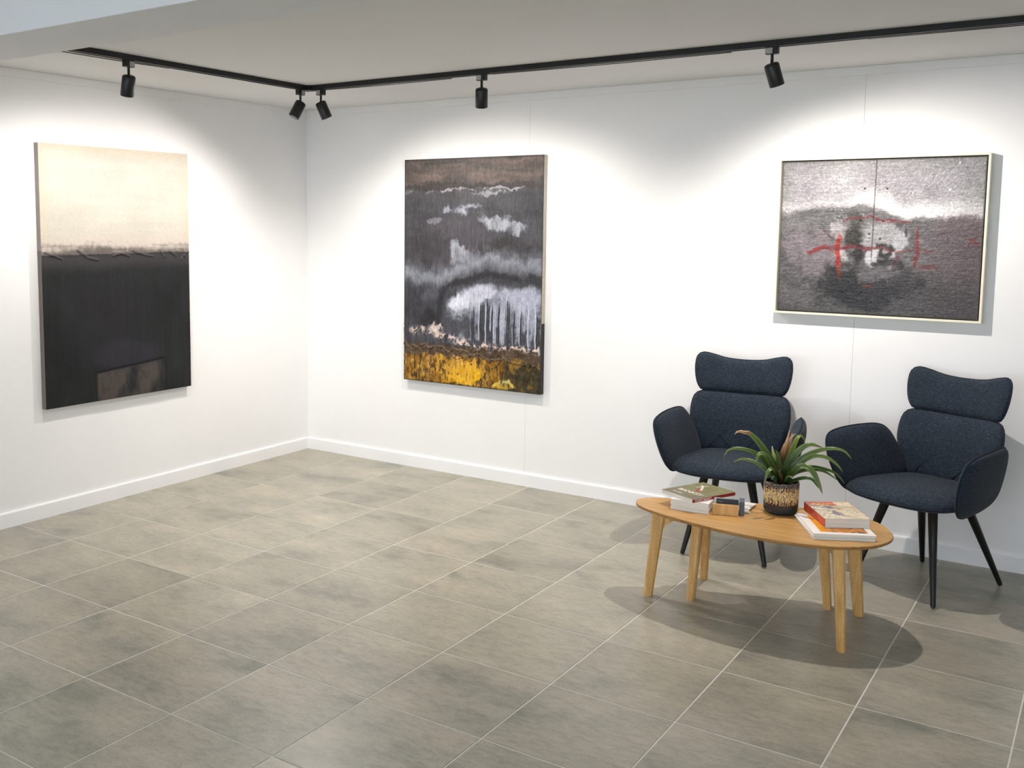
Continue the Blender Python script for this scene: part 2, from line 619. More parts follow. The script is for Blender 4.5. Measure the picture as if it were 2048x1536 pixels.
# shop-front behind the camera: the daylight side of the room
box('wall_front_sill', -0.12, ROOM_X + 0.12, ROOM_Y - 0.12, ROOM_Y, 0, 0.25, M['wall'], kind='structure')
box('wall_front_lintel', -0.12, ROOM_X + 0.12, ROOM_Y - 0.12, ROOM_Y, 2.45, FRONT_CEIL, M['wall'], kind='structure')
nwin = 4
for k in range(nwin):
    x0, x1 = k * ROOM_X / nwin, (k + 1) * ROOM_X / nwin
    wbm = bmesh.new()
    for (a, b_, c, d) in ((x0, x0 + .05, .25, 2.45), (x1 - .05, x1, .25, 2.45), (x0 + .05, x1 - .05, .25, .30), (x0 + .05, x1 - .05, 2.40, 2.45)):
        mt = Matrix.Translation(((a + b_) / 2, ROOM_Y - .06, (c + d) / 2)) @ Matrix.Diagonal((b_ - a, .06, d - c, 1))
        bmesh.ops.create_cube(wbm, size=1, matrix=mt)
    wo = link('window_%d' % (k + 1), from_bm(wbm, 'window'), M['alu'])
    wo['kind'] = 'structure'
    box('pane', x0 + .05, x1 - .05, ROOM_Y - .064, ROOM_Y - .058, .30, 2.40, M['glass'], wo)
box('pavement', -6, ROOM_X + 6, ROOM_Y - 9, ROOM_Y - 0.12, -0.10, -0.04, M['pavement'], kind='structure')

# ------------------------------------------------------------------ lighting track with spotlights
TRX, TRY = 0.83, -0.91
TZ = CEIL
def track():
    t = empty('lighting_track', (TRX, TRY, TZ), 0, 'black ceiling lighting track running along both walls in an L', 'track')
    W, H = 0.042, 0.026
    def rail(name, x0, x1, y0, y1, slot_along):
        bm = bmesh.new()
        parts = []
        if slot_along == 'x':
            parts = [(x0, x1, y0, y1, -0.006, 0), (x0, x1, y0, y0 + .012, -H, -.006), (x0, x1, y1 - .012, y1, -H, -.006)]
        else:
            parts = [(x0, x1, y0, y1, -0.006, 0), (x0, x0 + .012, y0, y1, -H, -.006), (x1 - .012, x1, y0, y1, -H, -.006)]
        for a, b_, c, d, e, f in parts:
            mt = Matrix.Translation(((a + b_) / 2, (c + d) / 2, (e + f) / 2)) @ Matrix.Diagonal((b_ - a, d - c, f - e, 1))
            bmesh.ops.create_cube(bm, size=1, matrix=mt)
        return link(name, from_bm(bm, name), M['track'], t)
    rail('rail', 0.024, ROOM_X - TRX - 0.02, -W / 2, W / 2, 'x')
    rail('rail', -W / 2, W / 2, BEAM_FAR - TRY + 0.005, -0.03, 'y')
    box('corner_joiner', -0.024, 0.036, -0.036, 0.024, -0.028, 0, M['track'], t, bevel=0.003)
    # loose slot cover strips hanging a little under the rail edge
    for pts in ([(-0.034, -2.03, -0.025), (-0.044, -1.7, -0.0255), (-0.044, -1.3, -0.0255), (-0.030, -0.98, -0.024)],):
        p = smooth_open(pts, 24)
        link('cover_strip', tube_mesh('cover_strip', p, 0.0022, sides=6), M['track'], t)
    for x0, x1 in ((0.10, 0.95), (1.2, 2.4), (2.95, 4.6)):
        p = smooth_open([(x0, 0.030, -0.024), ((x0 + x1) / 2, 0.044, -0.0255), (x1, 0.038, -0.025)], 20)
        link('cover_strip', tube_mesh('cover_strip', p, 0.0020, sides=6), M['track'], t)
    return t

track()


def spotlight(key, x, y, aim, label, rail_axis):
    """adapter in the rail, stem, tilted can with lens and its lamp"""
    s = empty('spotlight', (x, y, TZ - 0.026), 0, label, 'spotlight', 'track spotlights')
    if rail_axis == 'x':
        box('adapter', -0.026, 0.026, -0.014, 0.014, -0.030, 0.004, M['black'], s, bevel=0.002)
        st = (-0.024, 0.004, -0.0148, -0.0140)
    else:
        box('adapter', -0.014, 0.014, -0.026, 0.026, -0.030, 0.004, M['black'], s, bevel=0.002)
        st = (0.0140, 0.0148, -0.004, 0.022)
    box('rating_label', st[0], st[1], st[2], st[3], -0.027, -0.004, M['silver'], s)
    stem = link('stem', tube_mesh('stem', [(0, 0, -0.028), (0, 0, -0.050), (0, 0, -0.078)], 0.0065, sides=12), M['black'], s, True)
    # can axis
    P = Vector((x, y, TZ - 0.026 - 0.078))
    d = Vector(aim).normalized()
    R, L = 0.031, 0.097
    prof = [(0.004, 0.0), (0.020, 0.0), (0.0275, 0.003), (R, 0.009), (R, L - 0.004), (R - 0.001, L), (R - 0.004, L), (R - 0.005, L - 0.012), (0.012, L - 0.016)]
    can = link('can', lathe_mesh('can', prof, 32), M['black'], s)
    auto_smooth(can, 40)
    q = d.to_track_quat('Z', 'Y')
    can.rotation_mode = 'QUATERNION'
    can.rotation_quaternion = q
    can.location = Vector((0, 0, -0.078)) - d * 0.012
    ln = link('lens', lathe_mesh('lens', [(0.0235, L - 0.0140), (0.0235, L - 0.0130)], 24), M['lens'], can)
    ld = bpy.data.lights.new('spot_lamp', 'SPOT')
    ld.energy = SPOT_WATTS[key]
    ld.color = SPOT_COLOR
    ld.spot_size = math.radians(158)
    ld.spot_blend = 0.72
    ld.shadow_soft_size = 0.014
    lo = bpy.data.objects.new('spot_lamp', ld)
    COL.objects.link(lo)
    lo.rotation_mode = 'QUATERNION'
    lo.rotation_quaternion = d.to_track_quat('-Z', 'Y')
    lo.location = P + d * (L + 0.012)
    return s

spotlight('a', TRX, -2.155, (-0.35, 0.12, -1), 'black track spotlight hanging above the pale and charcoal painting', 'y')
spotlight('b', TRX, -0.975, (-0.30, -0.43, -1), 'black track spotlight left of the track corner, tilted towards left wall', 'y')
spotlight('c', 0.925, TRY, (0.31, 0.30, -1), 'black track spotlight right of the track corner, tilted down to the right', 'x')
spotlight('d', 1.985, TRY, (-0.18, 0.30, -1), 'black upright track spotlight above the tall grey and gold painting', 'x')
spotlight('e', 3.415, TRY, (0.22, 0.35, -1), 'black track spotlight nearest the cream framed painting', 'x')

# ------------------------------------------------------------------ paintings
def wallmap(a, b, w):
    return (a, -w, b)


def warp(U, V, a1, a2, seed, f1=14, f2=60):
    """ragged brush edges: shift the coordinates by two scales of noise"""
    return (np.clip(U + (fbm(U, V, f1, f1, 3, seed) - .5) * a1 + (fbm(U, V, f2, f2, 2, seed + 1) - .5) * a2, 0, 1),
            np.clip(V + (fbm(U, V, f1, f1, 3, seed + 2) - .5) * a1 + (fbm(U, V, f2, f2, 2, seed + 3) - .5) * a2, 0, 1))


def paint_left(U, V):
    n1 = fbm(U, V, 6, 8, 5, 1)
    ns = fbm(U, V, 60, 5, 4, 2)
    nh = fbm(U, V, 4, 60, 4, 3)
    nf = fbm(U, V, 60, 80, 3, 4)
    cream = np.array([201, 198, 188.]) + (n1[..., None] - .5) * 16 + (nh[..., None] - .5) * 10
    ed = np.minimum(np.minimum(U, 1 - U) * 6, V * 9)
    cream = mixc(cream, (206, 192, 172), (1 - np.clip(ed * 2, 0, 1)) * .5)
    dark = np.array([43, 45, 47.]) + (ns[..., None] - .5) * np.array([13, 10, 12]) + (n1[..., None] - .5) * 20
    dark = mixc(dark, (58, 56, 64), blob(U, V, .42, .66, .3, .22, n1, .5) * .35)
    edge = .415 + (nf - .5) * .012
    glaze = sstep(.372, .420, V + (nh - .5) * .05 + (nf - .5) * .022 + (n1 - .5) * .02)
    c = mixc(cream, (205, 192, 184), sstep(.30, .39, V + (n1 - .5) * .05) * .6)
    c = mixc(c, (104, 98, 94), glaze * .9)
    c = mixc(c, (70, 68, 70), sstep(edge - .004, edge + .006, V))
    c = mixc(c, dark, sstep(.44, .50, V + (n1 - .5) * .03))
    rel = (nf - .5) * .0012 + (ns - .5) * .001
    ropes = [[(.02, .405), (.07, .418), (.12, .432)], [(.22, .40), (.28, .428), (.35, .438)], [(.45, .425), (.50, .412), (.56, .428)],
             [(.58, .405), (.66, .424), (.73, .434)], [(.78, .41), (.81, .436)], [(.85, .412), (.90, .432)], [(.95, .405), (.955, .425), (.975, .44)], [(.955, .43), (.94, .445)],
             [(0, .418), (1, .416)]]
    for k, rp in enumerate(ropes):
        d = seg_dist(U, V + (n1 - .5) * .012, rp, 1.4)
        wd = .007 if k < 8 else .004
        m = 1 - sstep(wd * .4, wd * 1.3, d)
        rel = rel + m * (.006 if k < 8 else .0025)
        c = mixc(c, (86, 82, 82), m * .5)
    # faint boxed patch at the foot
    top = .885 - (U - .33) * .055
    ins = sstep(.315, .335, U) * (1 - sstep(.795, .81, U)) * sstep(top, top + .01, V)
    c = mixc(c, (92, 84, 80), ins * np.clip(.45 + (fbm(U, V, 14, 12, 4, 9) - .42) * 2.4, 0, .9))
    up_ = blob(U, V, .55, .83, .28, .07, n1, .5)
    c = mixc(c, (66, 64, 74), up_ * .45)
    ln = (1 - sstep(.002, .006, np.abs(V - top))) * sstep(.31, .33, U) * (1 - sstep(.79, .81, U))
    ln2 = (1 - sstep(.002, .006, np.abs(U - .805))) * sstep(.85, .87, V)
    c = mixc(c, (24, 24, 26), np.maximum(ln, ln2) * .8)
    rel = rel + ins * .0015
    return c, rel


def side_left(u, v):
    c = np.tile(np.array([150., 142, 136]), (len(u), 1))
    c[v > .4] = (122, 110, 104)
    return c


def paint_mid(U, V):
    U0, V0 = U, V
    U, V = warp(U, V, .030, .016, 300)
    hf = fbm(U0, V0, 170, 60, 2, 305)
    hv = fbm(U0, V0, 120, 14, 3, 306)
    n1 = fbm(U, V, 6, 9, 5, 11)
    nh = fbm(U, V, 5, 55, 4, 12)
    ns = fbm(U, V, 70, 6, 4, 13)
    nf = fbm(U, V, 60, 90, 3, 14)
    nb = fbm(U, V, 16, 22, 4, 15)
    c = np.array([74, 74, 78.]) + (n1[..., None] - .5) * 34 + (nh[..., None] - .5) * 16
    # brown haze across the top
    top = 1 - sstep(.12, .16, V + (nh - .5) * .03)
    c = mixc(c, np.array([92, 84, 80.]) + (nh[..., None] - .5) * np.array([64, 50, 44]) + (n1[..., None] - .5) * 16, top)
    c = mixc(c, (52, 50, 52), blob(U, V, .5, .125, .7, .02, n1, .5) * .6)
    ln = 1 - sstep(.002, .007, np.abs(V - (.142 + .006 * np.sin(U * 9) - .012 * U) + (nf - .5) * .004))
    c = mixc(c, (168, 168, 176), ln * sstep(.35, .6, nb) * .8)
    c = mixc(c, (160, 162, 170), blob(U, V, .62, .150, .12, .012, nf, .8) * .7)
    # mauve tint
    c = mixc(c, (96, 88, 96), blob(U, V, .42, .36, .25, .14, n1, .6) * .45)
    c = mixc(c, (58, 56, 58), blob(U, V, .74, .395, .24, .05, nb, .6) * .8)
    c = mixc(c, (62, 60, 62), blob(U, V, .15, .40, .22, .09, nb, .6) * .5)
    # cloud patches
    cl = (160, 164, 174)
    brush = np.clip(.35 + 1.3 * fbm(U, V, 30, 26, 3, 18), 0, 1.1)
    c = mixc(c, cl, blob(U, V, .43, .225, .10, .022, nb, .9) * .8 * brush)
    c = mixc(c, cl, blob(U, V, .49, .205, .08, .012, nb, .9) * .7 * brush)
    Vt = V - (U - .68) * .16
    c = mixc(c, (166, 170, 178), blob(U, Vt, .68, .285, .17, .036, nb, 1.0) * .8 * brush)
    c = mixc(c, (150, 152, 160), blob(U, V, .23, .27, .05, .012, nb, 1.) * .5)
    c = mixc(c, (162, 165, 175), blob(U, V, .44, .415, .095, .045, nb, 1.0) * .8 * brush)
    # grey band of mist
    mid = .505 - .05 * sstep(.25, .62, U) + .015 * np.sin(U * 7)
    band = np.exp(-((V - mid + (nb - .5) * .05) / .040) ** 2)
    c = mixc(c, np.array([140, 143, 153.]) + (nb[..., None] - .5) * 50, band * .88 * (.55 + .5 * brush))
    # lower ground tone, left with dark drips
    low = sstep(.54, .60, V)
    c = mixc(c, np.array([72, 72, 78.]) + (ns[..., None] - .5) * 60 + (nb[..., None] - .5) * 24, low * .85)
    dr = sstep(.5, .62, ns) * sstep(.52, .58, V) * (1 - sstep(.70, .76, V)) * (1 - sstep(.2, .3, U))
    c = mixc(c, (50, 50, 54), dr * .7)
    c = mixc(c, (108, 110, 118), blob(U, V, .19, .60, .07, .05, nb, .7) * .5)
    # bright water-like field with drips
    big = sstep(.30, .36, U + (nb - .5) * .05) * sstep(.535 + .06 * (1 - sstep(.3, .55, U)), .57 + .06 * (1 - sstep(.3, .55, U)), V + (nb - .5) * .03)
    big = big * (1 - sstep(.785, .82, V))
    fld = np.array([128, 131, 142.]) + (nf[..., None] - .5) * 90 + (nb[..., None] - .5) * 40
    c = mixc(c, fld, big * .92)
    c = mixc(c, (206, 208, 220), blob(U, V, .44, .625, .15, .055, nb, .7) * big)
    c = mixc(c, (196, 198, 212), blob(U, V, .60, .575, .16, .05, nb, .7) * big * .9)
    c = mixc(c, (176, 180, 196), blob(U, V, .86, .60, .18, .08, nb, .6) * big * .85)
    c = mixc(c, (66, 66, 72), blob(U, V, .42, .735, .16, .06, nb, .8) * big * .75)
    # run marks: narrow columns of paint that end at different heights
    Uw = U0 + (vnoise(U0, V0, 10, 26, 5) - .5) * .008
    cid = np.clip((Uw * 84).astype(int), 0, 99)
    rr = np.random.RandomState(8)
    r_light, r_top, r_end, r_tone = rr.rand(100), rr.rand(100), rr.rand(100), rr.rand(100)
    zone = sstep(.47, .56, U) * (1 - sstep(.795, .82, V))
    colpos = (Uw * 84) % 1
    core = sstep(.0, .25, colpos) * (1 - sstep(.75, 1.0, colpos))
    isdark = (r_light[cid] < .40 + .10 * (U < .68)) * core
    c = mixc(c, (46, 46, 50), isdark * zone * sstep(0, .035, V - (.60 + .075 * r_top[cid])) * .9)
    c = mixc(c, (70, 70, 76), zone * sstep(0, .02, V - (.70 + .11 * r_end[cid])) * .8)
    lt = (r_light[cid] >= .48) * core * zone * sstep(.60, .66, V) * (1 - sstep(0, .015, V - (.71 + .11 * r_tone[cid])))
    c = mixc(c, np.array([150, 154, 170.]) + r_tone[cid][..., None] * 50, lt * .85)
    # dark brush arc over the field
    arc = [(.27, .73), (.265, .64), (.29, .585), (.35, .553), (.44, .543), (.53, .525), (.60, .503), (.72, .505), (.84, .515)]
    d = seg_dist(U + (n1 - .5) * .03, V + (nb - .5) * .015, arc, 1.4)
    c = mixc(c, (50, 50, 54), (1 - sstep(.006, .030, d)) * .85 * (.55 + .45 * brush))
    c = mixc(c, (58, 58, 62), blob(U, V, .95, .52, .08, .03, nb, .6) * .8)
    c = mixc(c, (46, 46, 48), blob(U, V, .20, .70, .08, .045, nb, .7) * .8)
    # pale splatter ridge
    rid = .765 + .055 * sstep(.12, .62, U) - .008 * sstep(.75, 1, U)
    sp = np.exp(-((V - rid) / .016) ** 2) * sstep(.42, .62, nf * .8 + nb * .2 + .02)
    c = mixc(c, (214, 196, 186), np.clip(sp * 1.3, 0, 1) * sstep(.0, .1, U) * (.4 + .6 * brush))
    c = mixc(c, (220, 206, 200), blob(U, V, .25, .755, .05, .02, nf, 1.2) * .8)
    # brown cord band
    bb = sstep(.815, .835, V + (nb - .5) * .02) * 1.0
    c = mixc(c, np.array([92, 76, 60.]) + (nf[..., None] - .5) * 70, bb)
    # gold foot
    g0 = sstep(.865, .885, V + (nb - .5) * .03)
    gold = np.array([160, 118, 42.]) + (ns[..., None] - .5) * np.array([190, 160, 80]) + (nb[..., None] - .5) * 110 + (nf[..., None] - .5) * 60
    c = mixc(c, gold, g0)
    c = mixc(c, (228, 180, 34), blob(U, V, .47, .945, .16, .055, nb, .6) * g0 * .9)
    c = mixc(c, (206, 160, 60), blob(U, V, .34, .92, .2, .05, nb, .8) * g0 * .6)
    c = mixc(c, (66, 54, 40), sstep(.56, .66, ns) * (1 - sstep(.18, .30, U)) * g0 * .8)
    c = mixc(c, np.array([60, 54, 38.]) + (nf[..., None] - .5) * 60, sstep(.62, .80, U + (nb - .5) * .25) * g0 * .88)
    c = mixc(c, (176, 136, 50), sstep(.58, .68, nb) * sstep(.6, .7, U) * g0 * .6)
    ed = seg_dist(U, V, [(.68, .985), (.72, .965), (.78, .965), (.81, .98)], 1.4)
    c = mixc(c, (222, 208, 130), (1 - sstep(.006, .018, ed)) * .85)
    c = mixc(c, (206, 176, 70), blob(U, V, .75, .985, .05, .012, nb, .9) * .7)
    rel = (nf - .5) * .003 * (.25 + sstep(.5, .9, V)) + sp * .003 + g0 * (ns - .5) * .004
    cords = [[(.0, .835), (.08, .862), (.17, .833)], [(.07, .83), (.15, .87)], [(.17, .835), (.35, .85), (.43, .888), (.55, .84)], [(.33, .862), (.39, .835)],
             [(.4, .84), (.62, .868), (.8, .872), (1, .88)], [(.5, .88), (.55, .862)]]
    for cd in cords:
        d = seg_dist(U + (nb - .5) * .05, V + (n1 - .5) * .04, cd, 1.4)
        m = 1 - sstep(.002, .007, d)
        rel = rel + m * .005
        c = mixc(c, (140, 116, 90), m * .4)
    c = mixc(c, (46, 38, 28), sstep(.58, .68, fbm(U0, V0, 60, 40, 3, 309)) * g0 * .65)
    c = mixc(c, (226, 186, 84), sstep(.62, .70, fbm(U0, V0, 70, 30, 3, 311)) * g0 * (1 - sstep(.6, .7, U0)) * .5)
    # dry-brush grain, stronger on pale passages
    lum = c.mean(-1) / 255.0
    c = c + ((hf - .5) * 34 + (hv - .5) * 26)[..., None] * (.35 + .9 * lum)[..., None]
    fr = np.minimum(np.minimum(U0, 1 - U0), np.minimum(V0, 1 - V0) * 1.4)
    c = mixc(c, (48, 46, 46), (1 - sstep(.0, .014, fr)) * .6)
    return c, rel


def side_mid(u, v):
    c = np.tile(np.array([196., 188, 172]), (len(u), 1))
    c[v > .70] = (44, 42, 42)
    return c


def paint_right(U, V):
    U0, V0 = U, V
    U, V = warp(U, V, .040, .010, 400)
    hf = fbm(U0, V0, 150, 130, 2, 405)
    hh = fbm(U0, V0, 26, 150, 3, 406)
    n1 = fbm(U, V, 6, 5, 5, 21)
    nb = fbm(U, V, 18, 14, 4, 22)
    nf = fbm(U, V, 90, 66, 3, 23)
    nh = fbm(U, V, 7, 60, 4, 24)
    nx = fbm(U, V, 70, 9, 3, 25)
    sky = np.array([148, 146, 149.]) + (n1[..., None] - .5) * np.array([30, 34, 30]) + (nf[..., None] - .5) * 26 + (nh[..., None] - .5) * 14
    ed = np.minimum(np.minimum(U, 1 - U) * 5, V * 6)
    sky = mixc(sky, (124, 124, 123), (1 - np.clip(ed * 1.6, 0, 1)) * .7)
    hu = np.array([0, .08, .22, .36, .48, .56, .60, .64, .70, .80, 1.0])
    hv = np.array([.335, .325, .305, .285, .298, .335, .365, .388, .372, .362, .352])
    hz = np.interp(U, hu, hv) + (nb - .5) * .012 + (n1 - .5) * .02
    glow = np.exp(-((V - hz + .03) / .06) ** 2) * sstep(.30, .48, U + (nb - .5) * .1) * (1 - .45 * sstep(.72, .95, U))
    sky = mixc(sky, (216, 214, 215), glow * .95)
    glow2 = np.exp(-((V - hz + .02) / .035) ** 2) * (1 - sstep(.3, .42, U))
    sky = mixc(sky, (184, 182, 183), glow2 * .6)
    land = np.array([98, 96, 97.]) + (n1[..., None] - .5) * 50 + (nh[..., None] - .5) * 26 + (nf[..., None] - .5) * 26
    land = mixc(land, (94, 80, 84), sstep(.72, .90, U + (n1 - .5) * .3) * .6)
    land = mixc(land, (136, 124, 130), blob(U, V, .18, .62, .15, .16, nb, .7) * .55)
    land = mixc(land, (70, 70, 72), sstep(.70, .86, V + (n1 - .5) * .2) * .65)
    land = mixc(land, (112, 112, 110), blob(U, V, .08, .88, .12, .08, nb, .7) * .5)
    c = mixc(sky, land, sstep(-.020, .028, V - hz + (nf - .5) * .035 + (nh - .5) * .03))
    # pale ruins in the centre
    c = mixc(c, (150, 149, 151), blob(U, V, .52, .50, .19, .10, nb, .55) * .9)
    c = mixc(c, (172, 172, 175), blob(U, V, .62, .51, .05, .055, nb, .7) * .7)
    c = mixc(c, (178, 176, 178), blob(U, V, .335, .605, .035, .05, nb, .9) * .85)
    c = mixc(c, (186, 186, 190), blob(U, V, .475, .635, .03, .07, nb, .7) * .9)
    c = mixc(c, (196, 190, 192), blob(U, V, .575, .63, .03, .06, nb, .8) * .7)
    c = mixc(c, (190, 184, 186), blob(U, V, .30, .44, .05, .05, nb, 1.0) * .6)
    c = mixc(c, (52, 50, 46), blob(U, V, .395, .50, .052, .15, nb, .6) * .95)
    c = mixc(c, (46, 45, 44), blob(U, V, .415, .60, .035, .10, nb, .6) * .9)
    d = seg_dist(U + (nb - .5) * .012, V, [(.515, .56), (.52, .60), (.545, .63), (.565, .60), (.575, .555)], .72)
    c = mixc(c, (52, 52, 52), (1 - sstep(.006, .016, d)) * .9)
    d = seg_dist(U, V, [(.50, .54), (.555, .555), (.58, .57)], .72)
    c = mixc(c, (52, 50, 50), (1 - sstep(.004, .014, d)) * .8)
    c = mixc(c, (60, 60, 62), blob(U, V, .645, .475, .008, .045, nb, .6) * .8)
    c = mixc(c, (48, 48, 50), (1 - sstep(.006, .022, seg_dist(U, V + (nb - .5) * .03, [(.50, .665), (.58, .655), (.64, .695)], .72))) * .8)
    # dark pool at the bottom
    c = mixc(c, (44, 45, 47), blob(U, V, .33, .82, .12, .15, nb, .7) * .88)
    c = mixc(c, (50, 50, 54), blob(U, V, .47, .88, .20, .13, nb, .7) * .8)
    c = mixc(c, (54, 54, 56), blob(U, V, .66, .80, .10, .10, nb, .8) * .6)
    c = mixc(c, (104, 102, 108), blob(U, V, .50, .735, .10, .035, nb, .8) * .5)
    c = mixc(c, (120, 60, 58), blob(U, V, .47, .815, .05, .018, nb, .9) * .6)
    # reds
    dry = np.clip(.25 + 1.5 * fbm(U, V, 50, 40, 3, 27), 0, 1)
    def smear(cx, w, v0, v1):
        return (1 - sstep(w * .6, w * 1.4, np.abs(U - cx + (nb - .5) * .018))) * sstep(v0 - .02, v0 + .03, V + (nx - .5) * .06) * (1 - sstep(v1 - .06, v1 + .02, V + (nx - .5) * .06))
    c = mixc(c, np.array([150, 46, 40.]) + (nf[..., None] - .5) * 60, smear(.306, .0125, .49, .74) * (.3 + .65 * dry))
    c = mixc(c, (128, 66, 42), smear(.315, .014, .68, .79) * .6 * dry)
    c = mixc(c, (124, 40, 42), smear(.705, .0085, .44, .73) * .62 * dry)
    Vn = V + (nb - .5) * .02
    for pts, wd, col, a in (([(.16, .60), (.22, .58), (.30, .567), (.40, .563), (.46, .572)], .009, (112, 40, 42), .75),
                            ([(.16, .60), (.19, .575), (.25, .56)], .004, (136, 48, 46), .8),
                            ([(.46, .572), (.50, .55), (.56, .57), (.62, .585)], .006, (112, 52, 50), .7),
                            ([(.62, .575), (.70, .57), (.76, .58)], .006, (112, 56, 54), .5),
                            ([(.33, .40), (.37, .378), (.46, .368), (.56, .382), (.66, .402)], .0035, (116, 36, 42), .85),
                            ([(.50, .395), (.58, .398), (.64, .408)], .004, (140, 80, 80), .5),
                            ([(.73, .69), (.78, .69), (.80, .70)], .010, (112, 54, 56), .5),
                            ([(.60, .68), (.61, .63)], .010, (110, 54, 60), .45),
                            ([(.93, .545), (.97, .50), (.95, .50), (.985, .54), (.94, .53)], .0035, (100, 40, 44), .6),
                            ([(.27, .50), (.24, .48), (.23, .44)], .003, (96, 40, 44), .6)):
        d = seg_dist(U + (n1 - .5) * .01, Vn, pts, .72)
        c = mixc(c, col, (1 - sstep(wd * .35, wd * 1.5, d)) * a * dry)
    # scumbled weave and flecks
    lum = c.mean(-1) / 255.0
    c = c + ((hf - .5) * 52 + (hh - .5) * 44)[..., None] * (.45 + .6 * lum)[..., None]
    fl = sstep(.80, .86, fbm(U0, V0, 90, 74, 2, 407)) * (1 - sstep(.36, .44, V0))
    c = mixc(c, (206, 204, 204), fl * .7)
    # board joint and nail holes
    U, V = U0, V0
    jl = (1 - sstep(.0010, .0032, np.abs(U - (.4855 - .006 * V)))) * (1 - sstep(.60, .68, V))
    c = mixc(c, (70, 64, 58), jl * .85)
    jl2 = (1 - sstep(.0010, .0030, np.abs(U - .470))) * sstep(.88, .9, V)
    c = mixc(c, (36, 36, 36), jl2 * .7)
    rel = (nf - .5) * .003 + (hh - .5) * .0016 + fl * .002 - jl * .0025
    for hx, hy in ((.432, .185), (.543, .187), (.42, .39), (.53, .395), (.465, .478), (.52, .51), (.49, .925)):
        m = 1 - sstep(.003, .0065, np.hypot(U - hx, (V - hy) * .8))
        c = mixc(c, (34, 30, 28), m)
        rel = rel - m * .002
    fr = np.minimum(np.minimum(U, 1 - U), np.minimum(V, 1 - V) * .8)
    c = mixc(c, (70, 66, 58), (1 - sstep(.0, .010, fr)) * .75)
    return c, rel


def canvas_thing(label, loc, rz, w, h, thick, res, paint, side, mat, gam):
    t = empty('abstract_painting', loc, rz, label, 'painting')
    link('canvas', panel_mesh('canvas', w, h, thick, res[0], res[1], paint, wallmap, side, gam), mat, t)
    return t

# left wall: viewer's right is +y, it faces +x
p1 = canvas_thing('unframed painting of cream above charcoal on the left wall', (0.002, -1.605, 1.291), math.radians(90), 1.005, 1.402, 0.034,
                  (300, 420), paint_left, side_left, M['art_matt'], 1.16)
p2 = canvas_thing('tall unframed grey painting with white drips and gold foot', (1.375, -0.002, 1.285), 0, 1.005, 1.412, 0.038,
                  (400, 560), paint_mid, side_mid, M['art'], 1.12)
p3 = canvas_thing('cream framed grey landscape painting with red strokes above the armchairs', (3.6875, -0.002, 1.533), 0, 0.905, 0.745, 0.034,
                  (420, 346), paint_right, (58, 52, 46), M['art'], 1.06)
FW, FH, FT, FD = 0.938, 0.778, 0.011, 0.047
for (a, b_, c, d) in ((-FW / 2, FW / 2, FH / 2 - FT, FH / 2), (-FW / 2, FW / 2, -FH / 2, -FH / 2 + FT),
                      (-FW / 2, -FW / 2 + FT, -FH / 2 + FT, FH / 2 - FT), (FW / 2 - FT, FW / 2, -FH / 2 + FT, FH / 2 - FT)):
    box('frame_rail', a, b_, -FD, 0, c, d, M['frame'], p3, bevel=0.0015)
box('backing_board', -FW / 2 + FT, FW / 2 - FT, -0.004, 0, -FH / 2 + FT, FH / 2 - FT, M['black'], p3)


# ------------------------------------------------------------------ armchairs
def pad_mesh(name, outline, tf, tb, mapf, n=72, rings=10, center=None, pw=2.6):
    O = smooth_closed(outline, n)
    c = np.array(center) if center is not None else O.mean(0)
    verts, faces = [], []
    rs = np.sin(np.linspace(0, 1, rings + 1)[1:] * math.pi / 2)
    def ring(r, w):
        for q in O:
            a, b_ = c + (q - c) * r
            verts.append(mapf(a, b_, w))
    # front centre, front rings.. rim .. back rings, back centre
    verts.append(mapf(c[0], c[1], tf))
    for r in rs[:-1]:
        ring(r, tf * (1 - r ** pw) ** 0.5)
    ring(1.0, 0.0)
    for r in rs[:-1][::-1]:
        ring(r, -tb * (1 - r ** pw) ** 0.5)
    verts.append(mapf(c[0], c[1], -tb))
    nr = 2 * rings - 1
    for k in range(n):
        l = (k + 1) % n
        faces.append((0, 1 + k, 1 + l))
        for i in range(nr - 1):
            faces.append((1 + i * n + k, 1 + (i + 1) * n + k, 1 + (i + 1) * n + l, 1 + i * n + l))
        faces.append((len(verts) - 1, 1 + (nr - 1) * n + l, 1 + (nr - 1) * n + k))
    bm = bmesh.new()
    vv = [bm.verts.new(v) for v in verts]
    for f in faces:
        bm.faces.new([vv[i] for i in f])
    me = from_bm(bm, name)
    rim = [mapf(q[0], q[1], 0.0) for q in O]
    return me, rim


def mirror(half):
    """half outline from top centre (x=0) round to bottom centre (x=0), mirrored in x"""
    return half + [(-x, z) for x, z in half[::-1] if abs(x) > 1e-6]


def back_f(x, z):
    """depth (towards the sitter = -y) of the back centre plane"""
    lean = 0.185 + 0.10 * (z - 0.44) + 0.10 * max(0, z - 0.60) ** 1.0
    return lean - 0.95 * x * x


